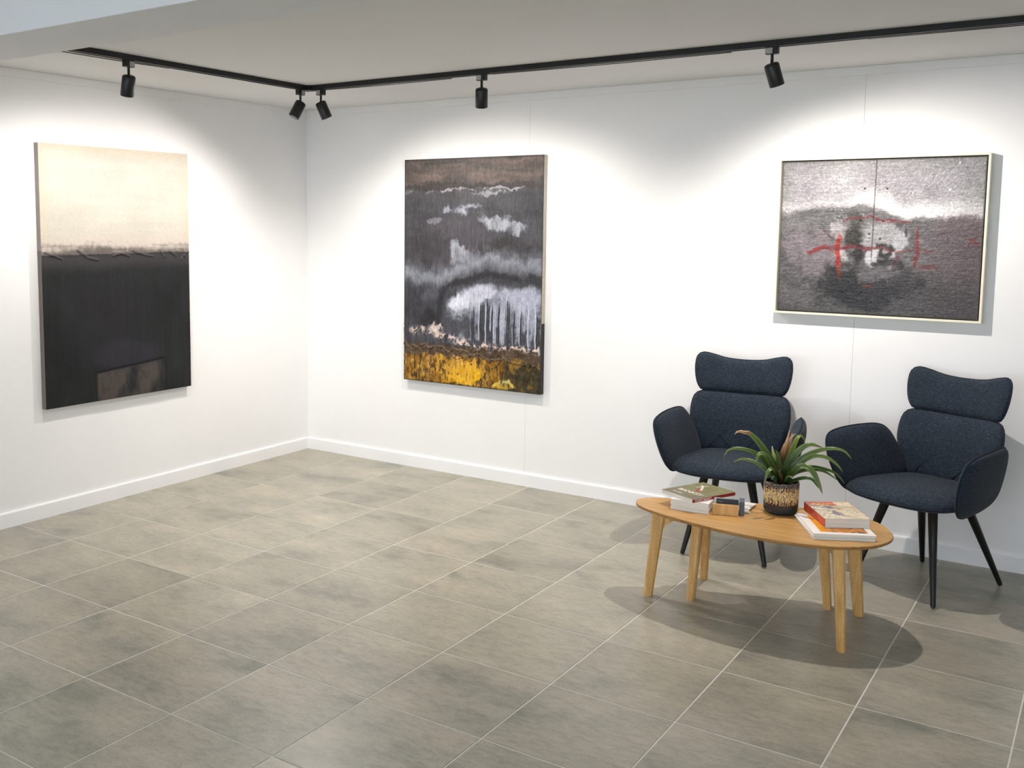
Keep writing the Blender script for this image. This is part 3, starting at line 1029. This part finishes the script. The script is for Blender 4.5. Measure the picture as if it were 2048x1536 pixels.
def make_chair(label):
    ch = empty('armchair', (0, 0, 0), 0, label, 'chair', 'navy armchairs by the right wall')
    def padded(name, outline, tf, tb, mapf, center=None, pw=2.6, pipe=0.0042):
        me, rim = pad_mesh(name, outline, tf, tb, mapf, center=center, pw=pw)
        o = link(name, me, M['fabric'], ch, True)
        link('piping', tube_mesh('piping', rim, pipe, True, 6), M['piping'], o, True)
        return o
    # seat cushion: outline (x, forward)
    BX = -0.022
    seat = mirror([(0, .318), (.10, .311), (.18, .284), (.235, .228), (.255, .14), (.240, .03), (.220, -.08), (.190, -.16), (.12, -.20), (0, -.208)])
    padded('seat', seat, 0.056, 0.032, lambda a, b_, w: (a + BX, -b_, 0.413 + w + 0.01 * (b_ - .05)), pw=3.6)
    bk = lambda a, b_, w: (a + BX, back_f(a, b_) - w, b_)
    head = mirror([(0, .900), (.09, .906), (.16, .924), (.205, .932), (.231, .915), (.238, .870), (.232, .810), (.216, .762), (.190, .742), (.10, .736), (0, .733)])
    padded('headrest', head, 0.036, 0.030, bk, pw=4.0)
    low = mirror([(0, .738), (.12, .741), (.190, .738), (.226, .722), (.241, .680), (.243, .610), (.230, .545), (.206, .480), (.180, .430), (.10, .405), (0, .402)])
    bo = padded('backrest', low, 0.040, 0.030, bk, pw=4.0)
    # quilting lines fanning over the foot of the backrest
    for pts in ([(-.15, .46), (-.07, .545)], [(-.02, .45), (-.10, .53)], [(.02, .45), (.10, .53)], [(.15, .46), (.07, .545)]):
        path = []
        for t in np.linspace(0, 1, 10):
            a = pts[0][0] * (1 - t) + pts[1][0] * t
            b_ = pts[0][1] * (1 - t) + pts[1][1] * t
            path.append((a + BX, back_f(a, b_) - 0.0385, b_))
        link('quilt_seam', tube_mesh('quilt_seam', path, 0.0022, sides=6), M['piping'], bo, True)
    arm = [(.20, .392), (.262, .44), (.297, .53), (.302, .600), (.280, .646), (.21, .665), (.08, .673), (-.03, .669), (-.082, .640), (-.116, .575), (-.136, .50), (-.132, .44), (-.075, .402), (.07, .388)]
    for s in (-1, 1):
        def am(a, b_, w, s=s):
            base = 0.238 + (b_ - 0.40) * 0.25 + 0.17 * (a - 0.06) - 0.28 * (a - 0.06) ** 2
            return (s * (base + 0.004 - w), -a, b_)
        padded('armrest', arm, 0.033, 0.037, am, pw=3.8)
    # under-seat frame and four splayed legs
    bm = bmesh.new()
    mt = Matrix.Translation((-0.008, -0.03, 0.380)) @ Matrix.Diagonal((.26, .28, .012, 1))
    bmesh.ops.create_cube(bm, size=1, matrix=mt)
    bmesh.ops.bevel(bm, geom=list(bm.edges), offset=.006, segments=2, affect='EDGES')
    link('seat_frame', from_bm(bm, 'seat_frame'), M['leg'], ch)
    for tx, tf_, fx, ff in ((-.105, .135, -.193, .262), (.105, .135, .193, .262), (-.10, -.105, -.185, -.255), (.10, -.105, .185, -.255)):
        top, ft = Vector((tx - .006, -tf_, .392)), Vector((fx + .010, -ff, .004))
        path = [top, top.lerp(ft, .5), top.lerp(ft, .985), ft]
        link('leg', tube_mesh('leg', path, [.0205, .0155, .0105, .0085], sides=14), M['leg'], ch, True)
    return ch


def copy_tree(o, parent=None):
    c = o.copy()
    COL.objects.link(c)
    c.parent = parent
    for k in list(o.children):
        copy_tree(k, c)
    return c

chair1 = make_chair('navy fabric armchair behind the potted plant, standing left of the other armchair')
chair2 = copy_tree(chair1)
chair2['label'] = 'navy fabric armchair at the right, turned towards the oak coffee table'
chair1.location = (3.165, -0.395, 0.0)
chair1.rotation_euler = (0, 0, math.radians(6))
chair2.location = (4.035, -0.405, 0.0)
chair2.rotation_euler = (0, 0, math.radians(-23.8))

# ------------------------------------------------------------------ coffee table
TABLE_Z = 0.40
TOUT = [(3.014, -1.262), (3.010, -1.222), (3.040, -1.176), (3.117, -1.135), (3.260, -1.068), (3.400, -1.012), (3.505, -0.972), (3.620, -0.940),
        (3.740, -0.925), (3.840, -0.932), (3.905, -0.962), (3.962, -1.018), (4.004, -1.098), (4.020, -1.160), (4.016, -1.222), (3.990, -1.294),
        (3.945, -1.350), (3.878, -1.400), (3.800, -1.432), (3.700, -1.453), (3.590, -1.462), (3.470, -1.455), (3.340, -1.430), (3.200, -1.390), (3.100, -1.348), (3.040, -1.306)]
tc = np.array([3.53, -1.20])
table = empty('coffee_table', (tc[0], tc[1], 0), 0, 'egg-shaped oak coffee table with six splayed legs', 'table')


def slab(name, outline, z0, z1, rnd=0.003, n=96):
    O = smooth_closed(outline, n) - tc
    bm = bmesh.new()
    rows = [(1 - rnd / .4 * 1.0, z0), (1, z0 + rnd), (1, z1 - rnd * .6), (1 - rnd / .4 * .7, z1)]
    rings_ = []
    for s, z in rows:
        rings_.append([bm.verts.new((p[0] * s, p[1] * s, z)) for p in O])
    for A_, B_ in zip(rings_[:-1], rings_[1:]):
        for k in range(n):
            bm.faces.new((A_[k], A_[(k + 1) % n], B_[(k + 1) % n], B_[k]))
    bm.faces.new(rings_[0][::-1])
    bm.faces.new(rings_[-1])
    return from_bm(bm, name)

top = link('tabletop', slab('tabletop', TOUT, TABLE_Z - 0.014, TABLE_Z), M['oak'], table)
top.data.materials.append(M['oak_edge'])
for p in top.data.polygons:
    if abs(p.normal.z) < 0.6:
        p.material_index = 1

LEGS = [((3.087, -1.277), (3.118, -1.252)), ((3.254, -1.213), (3.266, -1.186)), ((3.211, -0.937), (3.245, -1.030)),
        ((3.755, -0.981), (3.725, -1.015)), ((3.900, -1.390), (3.868, -1.365)), ((3.877, -0.985), (3.846, -1.020))]


def table_leg(ft, tp, wide_dir, w0=.038, w1=.056, d0=.032, d1=.044):
    """tapering squared leg, chamfered; wide side along wide_dir"""
    ft, tp = Vector((ft[0], ft[1], 0.0)), Vector((tp[0], tp[1], TABLE_Z - 0.014))
    a = Vector((wide_dir[0], wide_dir[1], 0)).normalized()
    b_ = Vector((-a.y, a.x, 0))
    verts, faces = [], []
    ch = .007
    for (c, w, d) in ((ft, w0, d0), (tp, w1, d1)):
        w, d = w / 2, d / 2
        for x, y in ((-w + ch, -d), (w - ch, -d), (w, -d + ch), (w, d - ch), (w - ch, d), (-w + ch, d), (-w, d - ch), (-w, -d + ch)):
            q = c + a * x + b_ * y
            verts.append((q.x - tc[0], q.y - tc[1], q.z))
    for k in range(8):
        l = (k + 1) % 8
        faces.append((k, l, 8 + l, 8 + k))
    faces.append(tuple(range(8))[::-1])
    faces.append(tuple(range(8, 16)))
    return link('leg', from_py('leg', verts, faces), M['oak_leg'], table)

PAIRS = ((0, 5), (1, 2), (3, 4))
for i, j in PAIRS:
    d = Vector((LEGS[j][0][0] - LEGS[i][0][0], LEGS[j][0][1] - LEGS[i][0][1], 0))
    table_leg(LEGS[i][0], LEGS[i][1], d)
    table_leg(LEGS[j][0], LEGS[j][1], d)
    # top rail with rounded haunches where it meets the legs
    a, b_ = Vector((*LEGS[i][1], 0)), Vector((*LEGS[j][1], 0))
    L = (b_ - a).length
    ax = (b_ - a).normalized()
    ay = Vector((-ax.y, ax.x, 0))
    zt = TABLE_Z - 0.014
    hn = min(0.035, L * 0.25)
    low_ = [(0, zt - .090), (.018, zt - .090), (.026, zt - .074), (.026 + hn, zt - .050), (L - .026 - hn, zt - .050), (L - .026, zt - .074), (L - .018, zt - .090), (L, zt - .090)]
    prof = low_ + [(L, zt), (0, zt)]
    verts, faces = [], []
    for s in (-.0125, .0125):
        for u_, z in prof:
            q = a + ax * u_ + ay * s
            verts.append((q.x - tc[0], q.y - tc[1], z))
    n = len(prof)
    for k in range(n):
        l = (k + 1) % n
        faces.append((k, l, n + l, n + k))
    faces.append(tuple(range(n))[::-1])
    faces.append(tuple(range(n, 2 * n)))
    bm = bmesh.new()
    vv = [bm.verts.new(v) for v in verts]
    for f in faces:
        bm.faces.new([vv[q] for q in f])
    link('top_rail', from_bm(bm, 'top_rail'), M['oak_leg'], table)


# ------------------------------------------------------------------ books
def flatmap(ox, oy, z):
    return lambda a, b_, w: (a + ox, b_ + oy, z + w)


def text_mesh(body, size, extrude=0.0002, align='LEFT'):
    cu = bpy.data.curves.new('lettering', 'FONT')
    cu.body = body
    cu.size = size
    cu.extrude = extrude
    cu.align_x = align
    cu.resolution_u = 3
    o = bpy.data.objects.new('lettering', cu)
    COL.objects.link(o)
    dg = bpy.context.evaluated_depsgraph_get()
    me = bpy.data.meshes.new_from_object(o.evaluated_get(dg))
    bpy.data.objects.remove(o)
    bpy.data.curves.remove(cu)
    return me


def book(label, origin, ang, w, d, h, z, spine, cover_mat, spine_mat, paint=None, board=0.0018, inset=0.003, group=None, res=(60, 80), name='book'):
    """origin: front-left base corner; x along the front edge, y to the back. spine: 'left' | 'front' | 'right'"""
    t = empty(name, (origin[0], origin[1], z), math.radians(ang), label, 'book', group)
    x0, x1, y0, y1 = inset, w - inset, inset, d - inset
    if spine == 'left': x0 = board
    if spine == 'right': x1 = w - board
    if spine == 'front': y0 = board
    box('page_block', x0, x1, y0, y1, board, h - board, M['paper'], t)
    box('back_cover', 0, w, 0, d, 0, board, cover_mat, t, bevel=0.0004)
    if paint is None:
        box('front_cover', 0, w, 0, d, h - board, h, cover_mat, t, bevel=0.0004)
    else:
        link('front_cover', panel_mesh('front_cover', w, d, board, res[0], res[1], paint, flatmap(w / 2, d / 2, h - board), (225, 222, 214)), M['print'], t)
    if spine == 'left': sp = (0, board, 0, d)
    elif spine == 'right': sp = (w - board, w, 0, d)
    else: sp = (0, w, 0, board)
    box('spine', sp[0], sp[1], sp[2], sp[3], board, h - board, spine_mat, t)
    return t

# left stack: four white paperbacks
hs = [0.013, 0.010, 0.009, 0.012]
lab = ['bottom white paperback of the stack under the olive book', 'second white paperback from the bottom under the olive book',
       'third white paperback from the bottom under the olive book', 'topmost white paperback directly under the olive book']
z = TABLE_Z
jit = [(0, 0, 4.7), (.001, .003, 5.5), (-.001, .001, 4.0), (.000, .002, 5.0)]
for k in range(4):
    book(lab[k], (3.180 + jit[k][0], -1.294 + jit[k][1], 0), jit[k][2], 0.160, 0.212, hs[k], z, 'right', M['white_card'], M['white_card'],
         group='white paperbacks in the left stack', board=0.0010, inset=0.0015)
    z += hs[k]


def olive_cover(U, V):
    n = fbm(U, V, 8, 6, 4, 41)
    nf = fbm(U, V, 40, 30, 3, 42)
    c = np.array([122, 118, 80.]) + (n[..., None] - .5) * 40 + (nf[..., None] - .5) * 18
    c = mixc(c, (96, 84, 70), sstep(.62, .75, 1 - U) * .5)
    # red and white figure shape
    d = seg_dist(U, V, [(.45, .55), (.58, .42)], 1.0)
    c = mixc(c, (150, 62, 56), (1 - sstep(.035, .06, d)) * .9)
    d = seg_dist(U, V, [(.55, .52), (.74, .33), (.80, .22)], 1.0)
    c = mixc(c, (226, 222, 212), (1 - sstep(.015, .03, d)) * .9)
    d = seg_dist(U, V, [(.66, .25), (.76, .30), (.84, .34)], 1.0)
    c = mixc(c, (226, 222, 212), (1 - sstep(.012, .028, d)) * .9)
    return c, U * 0


# the cover is painted in its own frame: x along the spine, y away from it
ob = book('olive covered book with red spine lying askew on white paperbacks', (3.281, -1.309, 0), 64.9, 0.247, 0.184, 0.016, z, 'front', M['white_card'], M['red_spine'],
          paint=olive_cover, board=0.0014, inset=0.0025, res=(90, 66))
sp_me = text_mesh('PLANET BANKSY', 0.0125)
so = link('spine_lettering', sp_me, M['ink_white'], ob)
so.rotation_euler = (math.radians(90), 0, 0)
so.location = (0.014, -0.0002, 0.0036)
# brushed title letters over the lower left of the cover, read across the short side
for word, sz, lx, ly in (('BANKSY', 0.036, 0.066, 0.158), ('PLANET', 0.015, 0.030, 0.150)):
    cv = link('cover_lettering', text_mesh(word, sz), M['ink_white'], ob)
    cv.rotation_euler = (0, 0, math.radians(-90))
    cv.location = (lx, ly, 0.0161)

# right stack
def orange_cover(U, V):
    n = fbm(U, V, 9, 9, 4, 51)
    nf = fbm(U, V, 30, 30, 3, 52)
    c = np.array([236, 233, 228.]) + (n[..., None] - .5) * 6
    ins = sstep(.14, .15, U) * (1 - sstep(.90, .91, U)) * sstep(.08, .09, V) * (1 - sstep(.90, .91, V))
    pic = np.array([206, 130, 40.]) + (n[..., None] - .5) * 120 + (nf[..., None] - .5) * 60
    pic = mixc(pic, (236, 166, 20), (1 - sstep(.20, .30, U)) * .85)
    pic = mixc(pic, (60, 44, 40), sstep(.60, .68, n) * sstep(.3, .4, U))
    c = mixc(c, pic, ins)
    return c, U * 0


z = TABLE_Z
labs = ['bottom white paperback under the thick illustrated hardback', 'middle white paperback under the thick illustrated hardback',
        'white paperback with orange picture cover directly under the thick hardback']
hs2 = [0.0085, 0.0070, 0.0075]
jt = [(0.000, 0.000, 27.9), (-.003, .004, 28.6), (.000, .001, 27.6)]
for k in range(3):
    book(labs[k], (3.776 + jt[k][0], -1.366 + jt[k][1], 0), jt[k][2], 0.229, 0.274, hs2[k], z, 'left', M['white_card'], M['white_card'],
         paint=orange_cover if k == 2 else None, board=0.0009, inset=0.0012, group='white paperbacks in the right stack')
    z += hs2[k]


def comic_cover(U, V):
    n = fbm(U, V, 7, 9, 4, 61)
    nf = fbm(U, V, 26, 34, 3, 62)
    c = np.array([218, 204, 176.]) + (n[..., None] - .5) * 46 + (nf[..., None] - .5) * 30
    red = (1 - sstep(.20, .26, V + (n - .5) * .04)) * (1 - sstep(.60, .66, U))
    c = mixc(c, (206, 100, 74), red)
    zig = .13 + .05 * np.abs(((U * 9) % 1) * 2 - 1)
    c = mixc(c, (238, 204, 120), (1 - sstep(.02, .035, np.abs(V - zig))) * (1 - sstep(.52, .56, U)) * sstep(.06, .1, U))
    c = mixc(c, (120, 108, 120), sstep(.57, .62, fbm(U, V, 5, 26, 3, 63)) * sstep(.24, .3, V) * (1 - sstep(.48, .55, V)) * (1 - sstep(.5, .58, U)) * .8)
    c = mixc(c, (126, 112, 140), blob(U, V, .42, .70, .14, .13, n, .9) * .8)
    c = mixc(c, (62, 54, 60), sstep(.655, .69, nf) * sstep(.25, .3, V) * .7)
    c = mixc(c, (214, 120, 84), sstep(.62, .68, fbm(U, V, 16, 14, 3, 64)) * sstep(.5, .56, U) * .6)
    c = mixc(c, (196, 92, 70), (1 - sstep(0, .02, V)))
    return c, U * 0

book('thick hardback with orange-red spine and busy illustrated cover', (3.791, -1.264, 0), 32.6, 0.176, 0.239, 0.037, z, 'left', M['white_card'], M['orange_spine'],
     paint=comic_cover, board=0.0018, inset=0.003, res=(80, 110))

# ------------------------------------------------------------------ card holder, cards, leaflets
hold = empty('card_holder', (3.352, -1.266, TABLE_Z), math.radians(18), 'small oak block holding dark business cards beside the white paperbacks', 'card holder')
W_ = 0.102
bm = bmesh.new()
for (a, b_, c, d, e, f) in ((0, W_, 0, .016, 0, .043), (0, W_, .016, .036, 0, .006), (0, W_, .036, .050, 0, .030)):
    mt = Matrix.Translation(((a + b_) / 2, (c + d) / 2, (e + f) / 2)) @ Matrix.Diagonal((b_ - a, d - c, f - e, 1))
    bmesh.ops.create_cube(bm, size=1, matrix=mt)
link('block', from_bm(bm, 'block'), M['oak_leg'], hold)
hold.children[0].rotation_euler = (0, 0, 0)

ca = math.radians(18)
def hold_pt(x, y, z):
    return (3.352 + x * math.cos(ca) - y * math.sin(ca), -1.266 + x * math.sin(ca) + y * math.cos(ca), TABLE_Z + z)

card_me = box_mesh('business_card', 0, 0.088, 0, 0.0012, 0, 0.056)
for k in range(6):
    o = bpy.data.objects.new('business_card', card_me)
    COL.objects.link(o)
    if not card_me.materials: card_me.materials.append(M['navy_card'])
    o.location = hold_pt(0.013 + (k % 2) * .0006, 0.0172 + k * 0.0016, 0.0062)
    o.rotation_euler = (0, 0, ca)
    tag(o, 'frontmost navy business card with tiny pale print in the oak holder' if k == 0 else '%s navy business card behind the printed one in the oak holder' % ('', 'second', 'third', 'fourth', 'fifth', 'rearmost')[k], 'card', 'navy business cards')
    if k == 0:
        bm = bmesh.new()
        for q, (a, b_) in enumerate(((.006, .011), (.012, .016), (.017, .023))):
            mt = Matrix.Translation(((a + b_) / 2, -.0002, .047 + .0006 * (q % 2))) @ Matrix.Diagonal((b_ - a, .0004, .0022, 1))
            bmesh.ops.create_cube(bm, size=1, matrix=mt)
        link('card_print', from_bm(bm, 'card_print'), M['ink_pale'], o)
cream_me = box_mesh('cream_card', 0, 0.088, 0, 0.0012, 0, 0.059)
o = link('business_card', cream_me, M['paper'])
o.location = hold_pt(0.005, 0.0285, 0.0062)
o.rotation_euler = (0, 0, ca)
tag(o, 'cream card at the back of the oak card holder', 'card')
o = link('card_box', box_mesh('card_box', 0, 0.020, 0, 0.060, 0, 0.058, bevel=0.0008), M['slate_card'])
o.location = hold_pt(W_ + 0.0025, 0.014, 0.0)
o.rotation_euler = (0, 0, ca)
tag(o, 'upright slate grey card packet at the right end of the oak holder', 'card packet')


def leaflet_print(seed):
    def f(U, V):
        n = fbm(U, V, 6, 8, 3, seed)
        c = np.array([226, 225, 222.]) + (n[..., None] - .5) * 8
        c = mixc(c, (120, 96, 82) if seed % 2 else (110, 116, 124), sstep(.5, .56, n) * sstep(.15, .2, V) * (1 - sstep(.75, .8, V)) * .8)
        return c, U * 0
    return f

ll = ['lowest leaflet of the fanned pile behind the card holder', 'second leaflet of the fanned pile behind the card holder',
      'third leaflet of the fanned pile behind the card holder', 'top leaflet of the fanned pile behind the card holder']
for k in range(4):
    me = panel_mesh('leaflet', 0.100, 0.150, 0.0022, 24, 36, leaflet_print(70 + k), flatmap(0, 0, 0), (225, 224, 220))
    o = link('leaflet', me, M['print'])
    o.location = (3.395 + 0.006 * k, -1.118 + 0.004 * k, TABLE_Z + 0.0023 * k)
    o.rotation_euler = (0, 0, math.radians(30 - 9 * k))
    tag(o, ll[k], 'leaflet', 'leaflets behind the card holder')

# ------------------------------------------------------------------ plant
POT = Vector((3.570, -1.066, TABLE_Z))
plant = empty('potted_bromeliad', POT, 0, 'green bromeliad in ribbed brown and cream glazed pot on the coffee table', 'potted plant')


def pot_mesh():
    H = 0.134
    prof = [(0.0, 0.0), (0.050, 0.0), (0.058, 0.002), (0.0640, 0.008), (0.0665, 0.016), (0.0675, 0.03), (0.0682, 0.06), (0.0688, 0.10), (0.0690, H - .006), (0.0690, H - .001),
            (0.0675, H), (0.0655, H - .001), (0.0645, H - .006), (0.0640, H - .022)]
    # resample outer wall finely
    P = []
    for (r0, z0), (r1, z1) in zip(prof[:-1], prof[1:]):
        m = max(1, int(abs(z1 - z0) / .003))
        for k in range(m):
            P.append((r0 + (r1 - r0) * k / m, z0 + (z1 - z0) * k / m))
    P.append(prof[-1])
    S = 168
    outer = max(range(len(P)), key=lambda i: P[i][1])
    verts, cols = [], []
    rng = np.random.RandomState(3)
    col_n = rng.rand(S)
    for i, (r, z) in enumerate(P):
        for k in range(S):
            a = 2 * math.pi * k / S
            rib = 0.0011 * math.cos(a * 42) if (i < outer and .010 < z < H - .004) else 0.0
            verts.append(((r + rib) * math.cos(a), (r + rib) * math.sin(a), z))
            t = z / H
            nz = rng.rand()
            cn = col_n[k]
            dark, teal, brown, cream, mauve = np.array([26, 22, 22.]), np.array([38, 48, 56.]), np.array([62, 34, 24.]), np.array([214, 186, 134.]), np.array([104, 88, 80.])
            if t < .20: c = teal * (.8 + .4 * nz)
            elif t < .32: c = teal * (1 - (t - .2) / .12) + brown * ((t - .2) / .12)
            elif t < .86:
                mid_ = math.exp(-((t - .60 + (cn - .5) * .20) / .215) ** 2)
                c = cream if nz < mid_ * .95 else brown * 1.1
                c = c * (.85 + .3 * rng.rand())
            else: c = mauve * (.8 + .5 * nz) if nz > .45 else dark * 1.5
            if i >= outer: c = dark
            cols.append(c)
    faces = []
    for i in range(len(P) - 1):
        for k in range(S):
            l = (k + 1) % S
            faces.append((i * S + k, i * S + l, (i + 1) * S + l, (i + 1) * S + k))
    me = from_py('pot', verts, faces)
    at = me.color_attributes.new('Col', 'FLOAT_COLOR', 'POINT')
    cl = lin(np.clip(np.array(cols), 0, 255))
    at.data.foreach_set('color', np.c_[cl, np.ones(len(cl))].astype(np.float32).ravel())
    return me

link('pot', pot_mesh(), M['pot'], plant, True)
link('soil', lathe_mesh('soil', [(0.0638, 0.108), (0.0636, 0.116), (0.03, 0.119), (0.002, 0.120)], 32), M['soil'], plant, True)

RV = Vector((0.966, 0.259, 0))     # across the view of the table
FV = Vector((-0.259, 0.966, 0))    # away from the visitor
K = 0.000273


def leaf_pt(a, b_, d):
    h = ((870 - b_) * K - d * 0.267) / 0.964
    return RV * ((a - 1000) * K) + FV * d + Vector((0, 0, 0.125 + h))


def leaf(path, width, cols, name='leaf', nseg=22, keel=0.22):
    """path: (a, b, depth) control points base to tip. cols: list of (t, rgb)"""
    P = smooth_open([tuple(leaf_pt(*p)) for p in path], nseg)
    verts, faces, colr = [], [], []
    ts = np.linspace(0, 1, nseg)
    for i, t in enumerate(ts):
        d = Vector(P[min(i + 1, nseg - 1)] - P[max(i - 1, 0)]).normalized()
        rad = Vector((P[i][0], P[i][1], 0))
        tip = Vector((P[-1][0] - P[0][0], P[-1][1] - P[0][1], 0))
        horiz = tip.normalized() if tip.length > 1e-4 else Vector((1, 0, 0))
        side = horiz.cross(Vector((0, 0, 1))).normalized()
        side = (side - d * side.dot(d)).normalized()
        nrm = side.cross(d).normalized()
        if nrm.z < 0 and t < .3: nrm = -nrm
        across = abs(horiz.dot(RV))
        want = Vector((0, 0, 1)) * 0.55 - FV * 0.85 * across
        want = want - d * want.dot(d)
        if across > 0.35 and want.length > 1e-3:
            nrm = want.normalized()
            side = d.cross(nrm).normalized()
        w = width * 0.98 * (0.55 + 0.45 * math.sin(min(1, t * 1.9) * math.pi / 2)) * (1 - t ** 2.6) ** 0.75 + 0.0004
        for s in (-1, -.5, 0, .5, 1):
            q = Vector(P[i]) + side * (w * s) + nrm * (abs(s) * w * keel * (1 - .4 * t))
            verts.append(q)
            tt, cc = zip(*cols)
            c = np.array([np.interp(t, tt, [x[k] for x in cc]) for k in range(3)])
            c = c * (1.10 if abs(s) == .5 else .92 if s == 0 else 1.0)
            colr.append(c)
    for i in range(nseg - 1):
        for k in range(4):
            faces.append((i * 5 + k, i * 5 + k + 1, (i + 1) * 5 + k + 1, (i + 1) * 5 + k))
    me = from_py(name, verts, faces)
    at = me.color_attributes.new('Col', 'FLOAT_COLOR', 'POINT')
    cl = lin(np.clip(np.array(colr), 0, 255))
    at.data.foreach_set('color', np.c_[cl, np.ones(len(cl))].astype(np.float32).ravel())
    o = link(name, me, M['leaf'], plant, True)
    md = o.modifiers.new('thickness', 'SOLIDIFY')
    md.thickness = 0.0012
    return o

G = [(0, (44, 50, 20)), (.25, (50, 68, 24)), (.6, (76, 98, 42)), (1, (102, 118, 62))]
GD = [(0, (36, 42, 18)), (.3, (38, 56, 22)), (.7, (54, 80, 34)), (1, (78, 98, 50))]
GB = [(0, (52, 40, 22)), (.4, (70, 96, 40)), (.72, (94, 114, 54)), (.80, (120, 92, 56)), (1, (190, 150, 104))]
LEAVES = [
    ([(970, 900, 0), (850, 720, .0), (640, 480, -.01), (350, 415, -.02), (200, 470, -.03), (148, 575, -.03)], .0105, G),
    ([(960, 905, 0), (830, 760, .02), (640, 610, .04), (430, 555, .05), (280, 610, .06)], .0090, G),
    ([(980, 900, 0), (880, 640, .0), (690, 350, -.01), (520, 185, -.02), (440, 175, -.02), (350, 160, -.025), (290, 215, -.03)], .0160, GB),
    ([(980, 905, 0), (890, 680, -.03), (760, 500, -.06), (665, 490, -.085), (620, 640, -.10)], .0150, G),
    ([(985, 910, -.01), (920, 760, -.05), (850, 690, -.08), (790, 770, -.10), (765, 890, -.11)], .0115, G),
    ([(1010, 900, 0), (1090, 620, .02), (1210, 390, .03), (1370, 265, .03), (1560, 292, .04)], .0155, G),
    ([(1015, 900, 0), (1130, 620, .0), (1350, 425, .0), (1620, 318, -.01), (1840, 330, -.02), (1960, 450, -.03)], .0105, G),
    ([(1020, 900, 0), (1170, 640, -.02), (1400, 455, -.03), (1590, 445, -.04), (1750, 540, -.05), (1845, 650, -.05)], .0115, G),
    ([(1020, 905, 0), (1150, 710, .02), (1350, 610, .03), (1520, 595, .04), (1750, 650, .05), (1900, 800, .05)], .0085, GD),
    ([(1020, 905, 0), (1180, 720, -.01), (1400, 640, -.01), (1600, 655, -.01), (1780, 765, -.02)], .0080, GD),
    ([(1015, 910, -.01), (1120, 750, -.05), (1260, 620, -.08), (1400, 660, -.10), (1500, 830, -.11), (1568, 995, -.12)], .0165, G),
    ([(1015, 912, -.01), (1130, 850, -.03), (1280, 785, -.05), (1420, 790, -.06), (1530, 920, -.06)], .0085, GD),
    ([(1010, 900, .01), (1080, 560, .05), (1170, 250, .09), (1230, 125, .11), (1290, 150, .12), (1310, 215, .125)], .0130, [(0, (44, 50, 20)), (.5, (70, 92, 28)), (1, (120, 130, 40))]),
    ([(975, 900, 0), (930, 640, .03), (860, 420, .06), (840, 320, .07)], .0110, [(0, (44, 50, 20)), (.6, (90, 116, 50)), (1, (196, 196, 140))]),
    ([(990, 900, 0), (960, 650, -.02), (930, 470, -.03), (900, 400, -.035)], .0150, GD),
    ([(1005, 900, 0), (1040, 660, -.02), (1080, 480, -.03), (1120, 400, -.04)], .0140, GD),
    ([(995, 900, .0), (990, 640, .01), (970, 450, .02), (985, 370, .02)], .0160, GD),
    ([(975, 915, -.02), (930, 840, -.05), (890, 800, -.06), (850, 850, -.065)], .0085, GD),
    ([(1010, 915, -.02), (1050, 830, -.05), (1090, 780, -.06), (1160, 790, -.07)], .0085, GD),
    ([(990, 915, .02), (960, 780, .07), (900, 640, .10), (820, 590, .12)], .0110, GD),
    ([(1010, 915, .02), (1060, 780, .07), (1150, 600, .10), (1280, 520, .13)], .0110, GD),
    ([(985, 915, 0), (880, 800, .01), (760, 690, .02), (690, 640, .02)], .0095, GD),
    ([(1000, 912, -.03), (985, 800, -.055), (960, 720, -.065), (985, 670, -.06)], .0095, [(0, (40, 34, 16)), (1, (60, 56, 24))]),
]
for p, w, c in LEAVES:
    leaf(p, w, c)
# dried flower spike with papery bracts
DRY = [(0, (70, 56, 26)), (.35, (132, 92, 54)), (.6, (168, 124, 80)), (1, (206, 172, 130))]
for p, w in (([(1000, 640, .0), (1020, 440, .01), (1050, 250, .01), (1085, 80, .01)], .0060),
             ([(1000, 600, .0), (1030, 400, .0), (1080, 230, -.005), (1165, 130, -.01)], .0070),
             ([(1000, 560, .0), (1015, 380, -.01), (1040, 290, -.012), (1060, 190, -.012)], .0085),
             ([(1010, 600, .01), (1050, 420, .015), (1100, 260, .015), (1120, 120, .02)], .0060),
             ([(995, 600, .0), (1000, 420, -.005), (1010, 330, -.01), (1040, 250, -.012)], .0075)):
    leaf(p, w, DRY, name='dry_bract', nseg=14, keel=0.4)
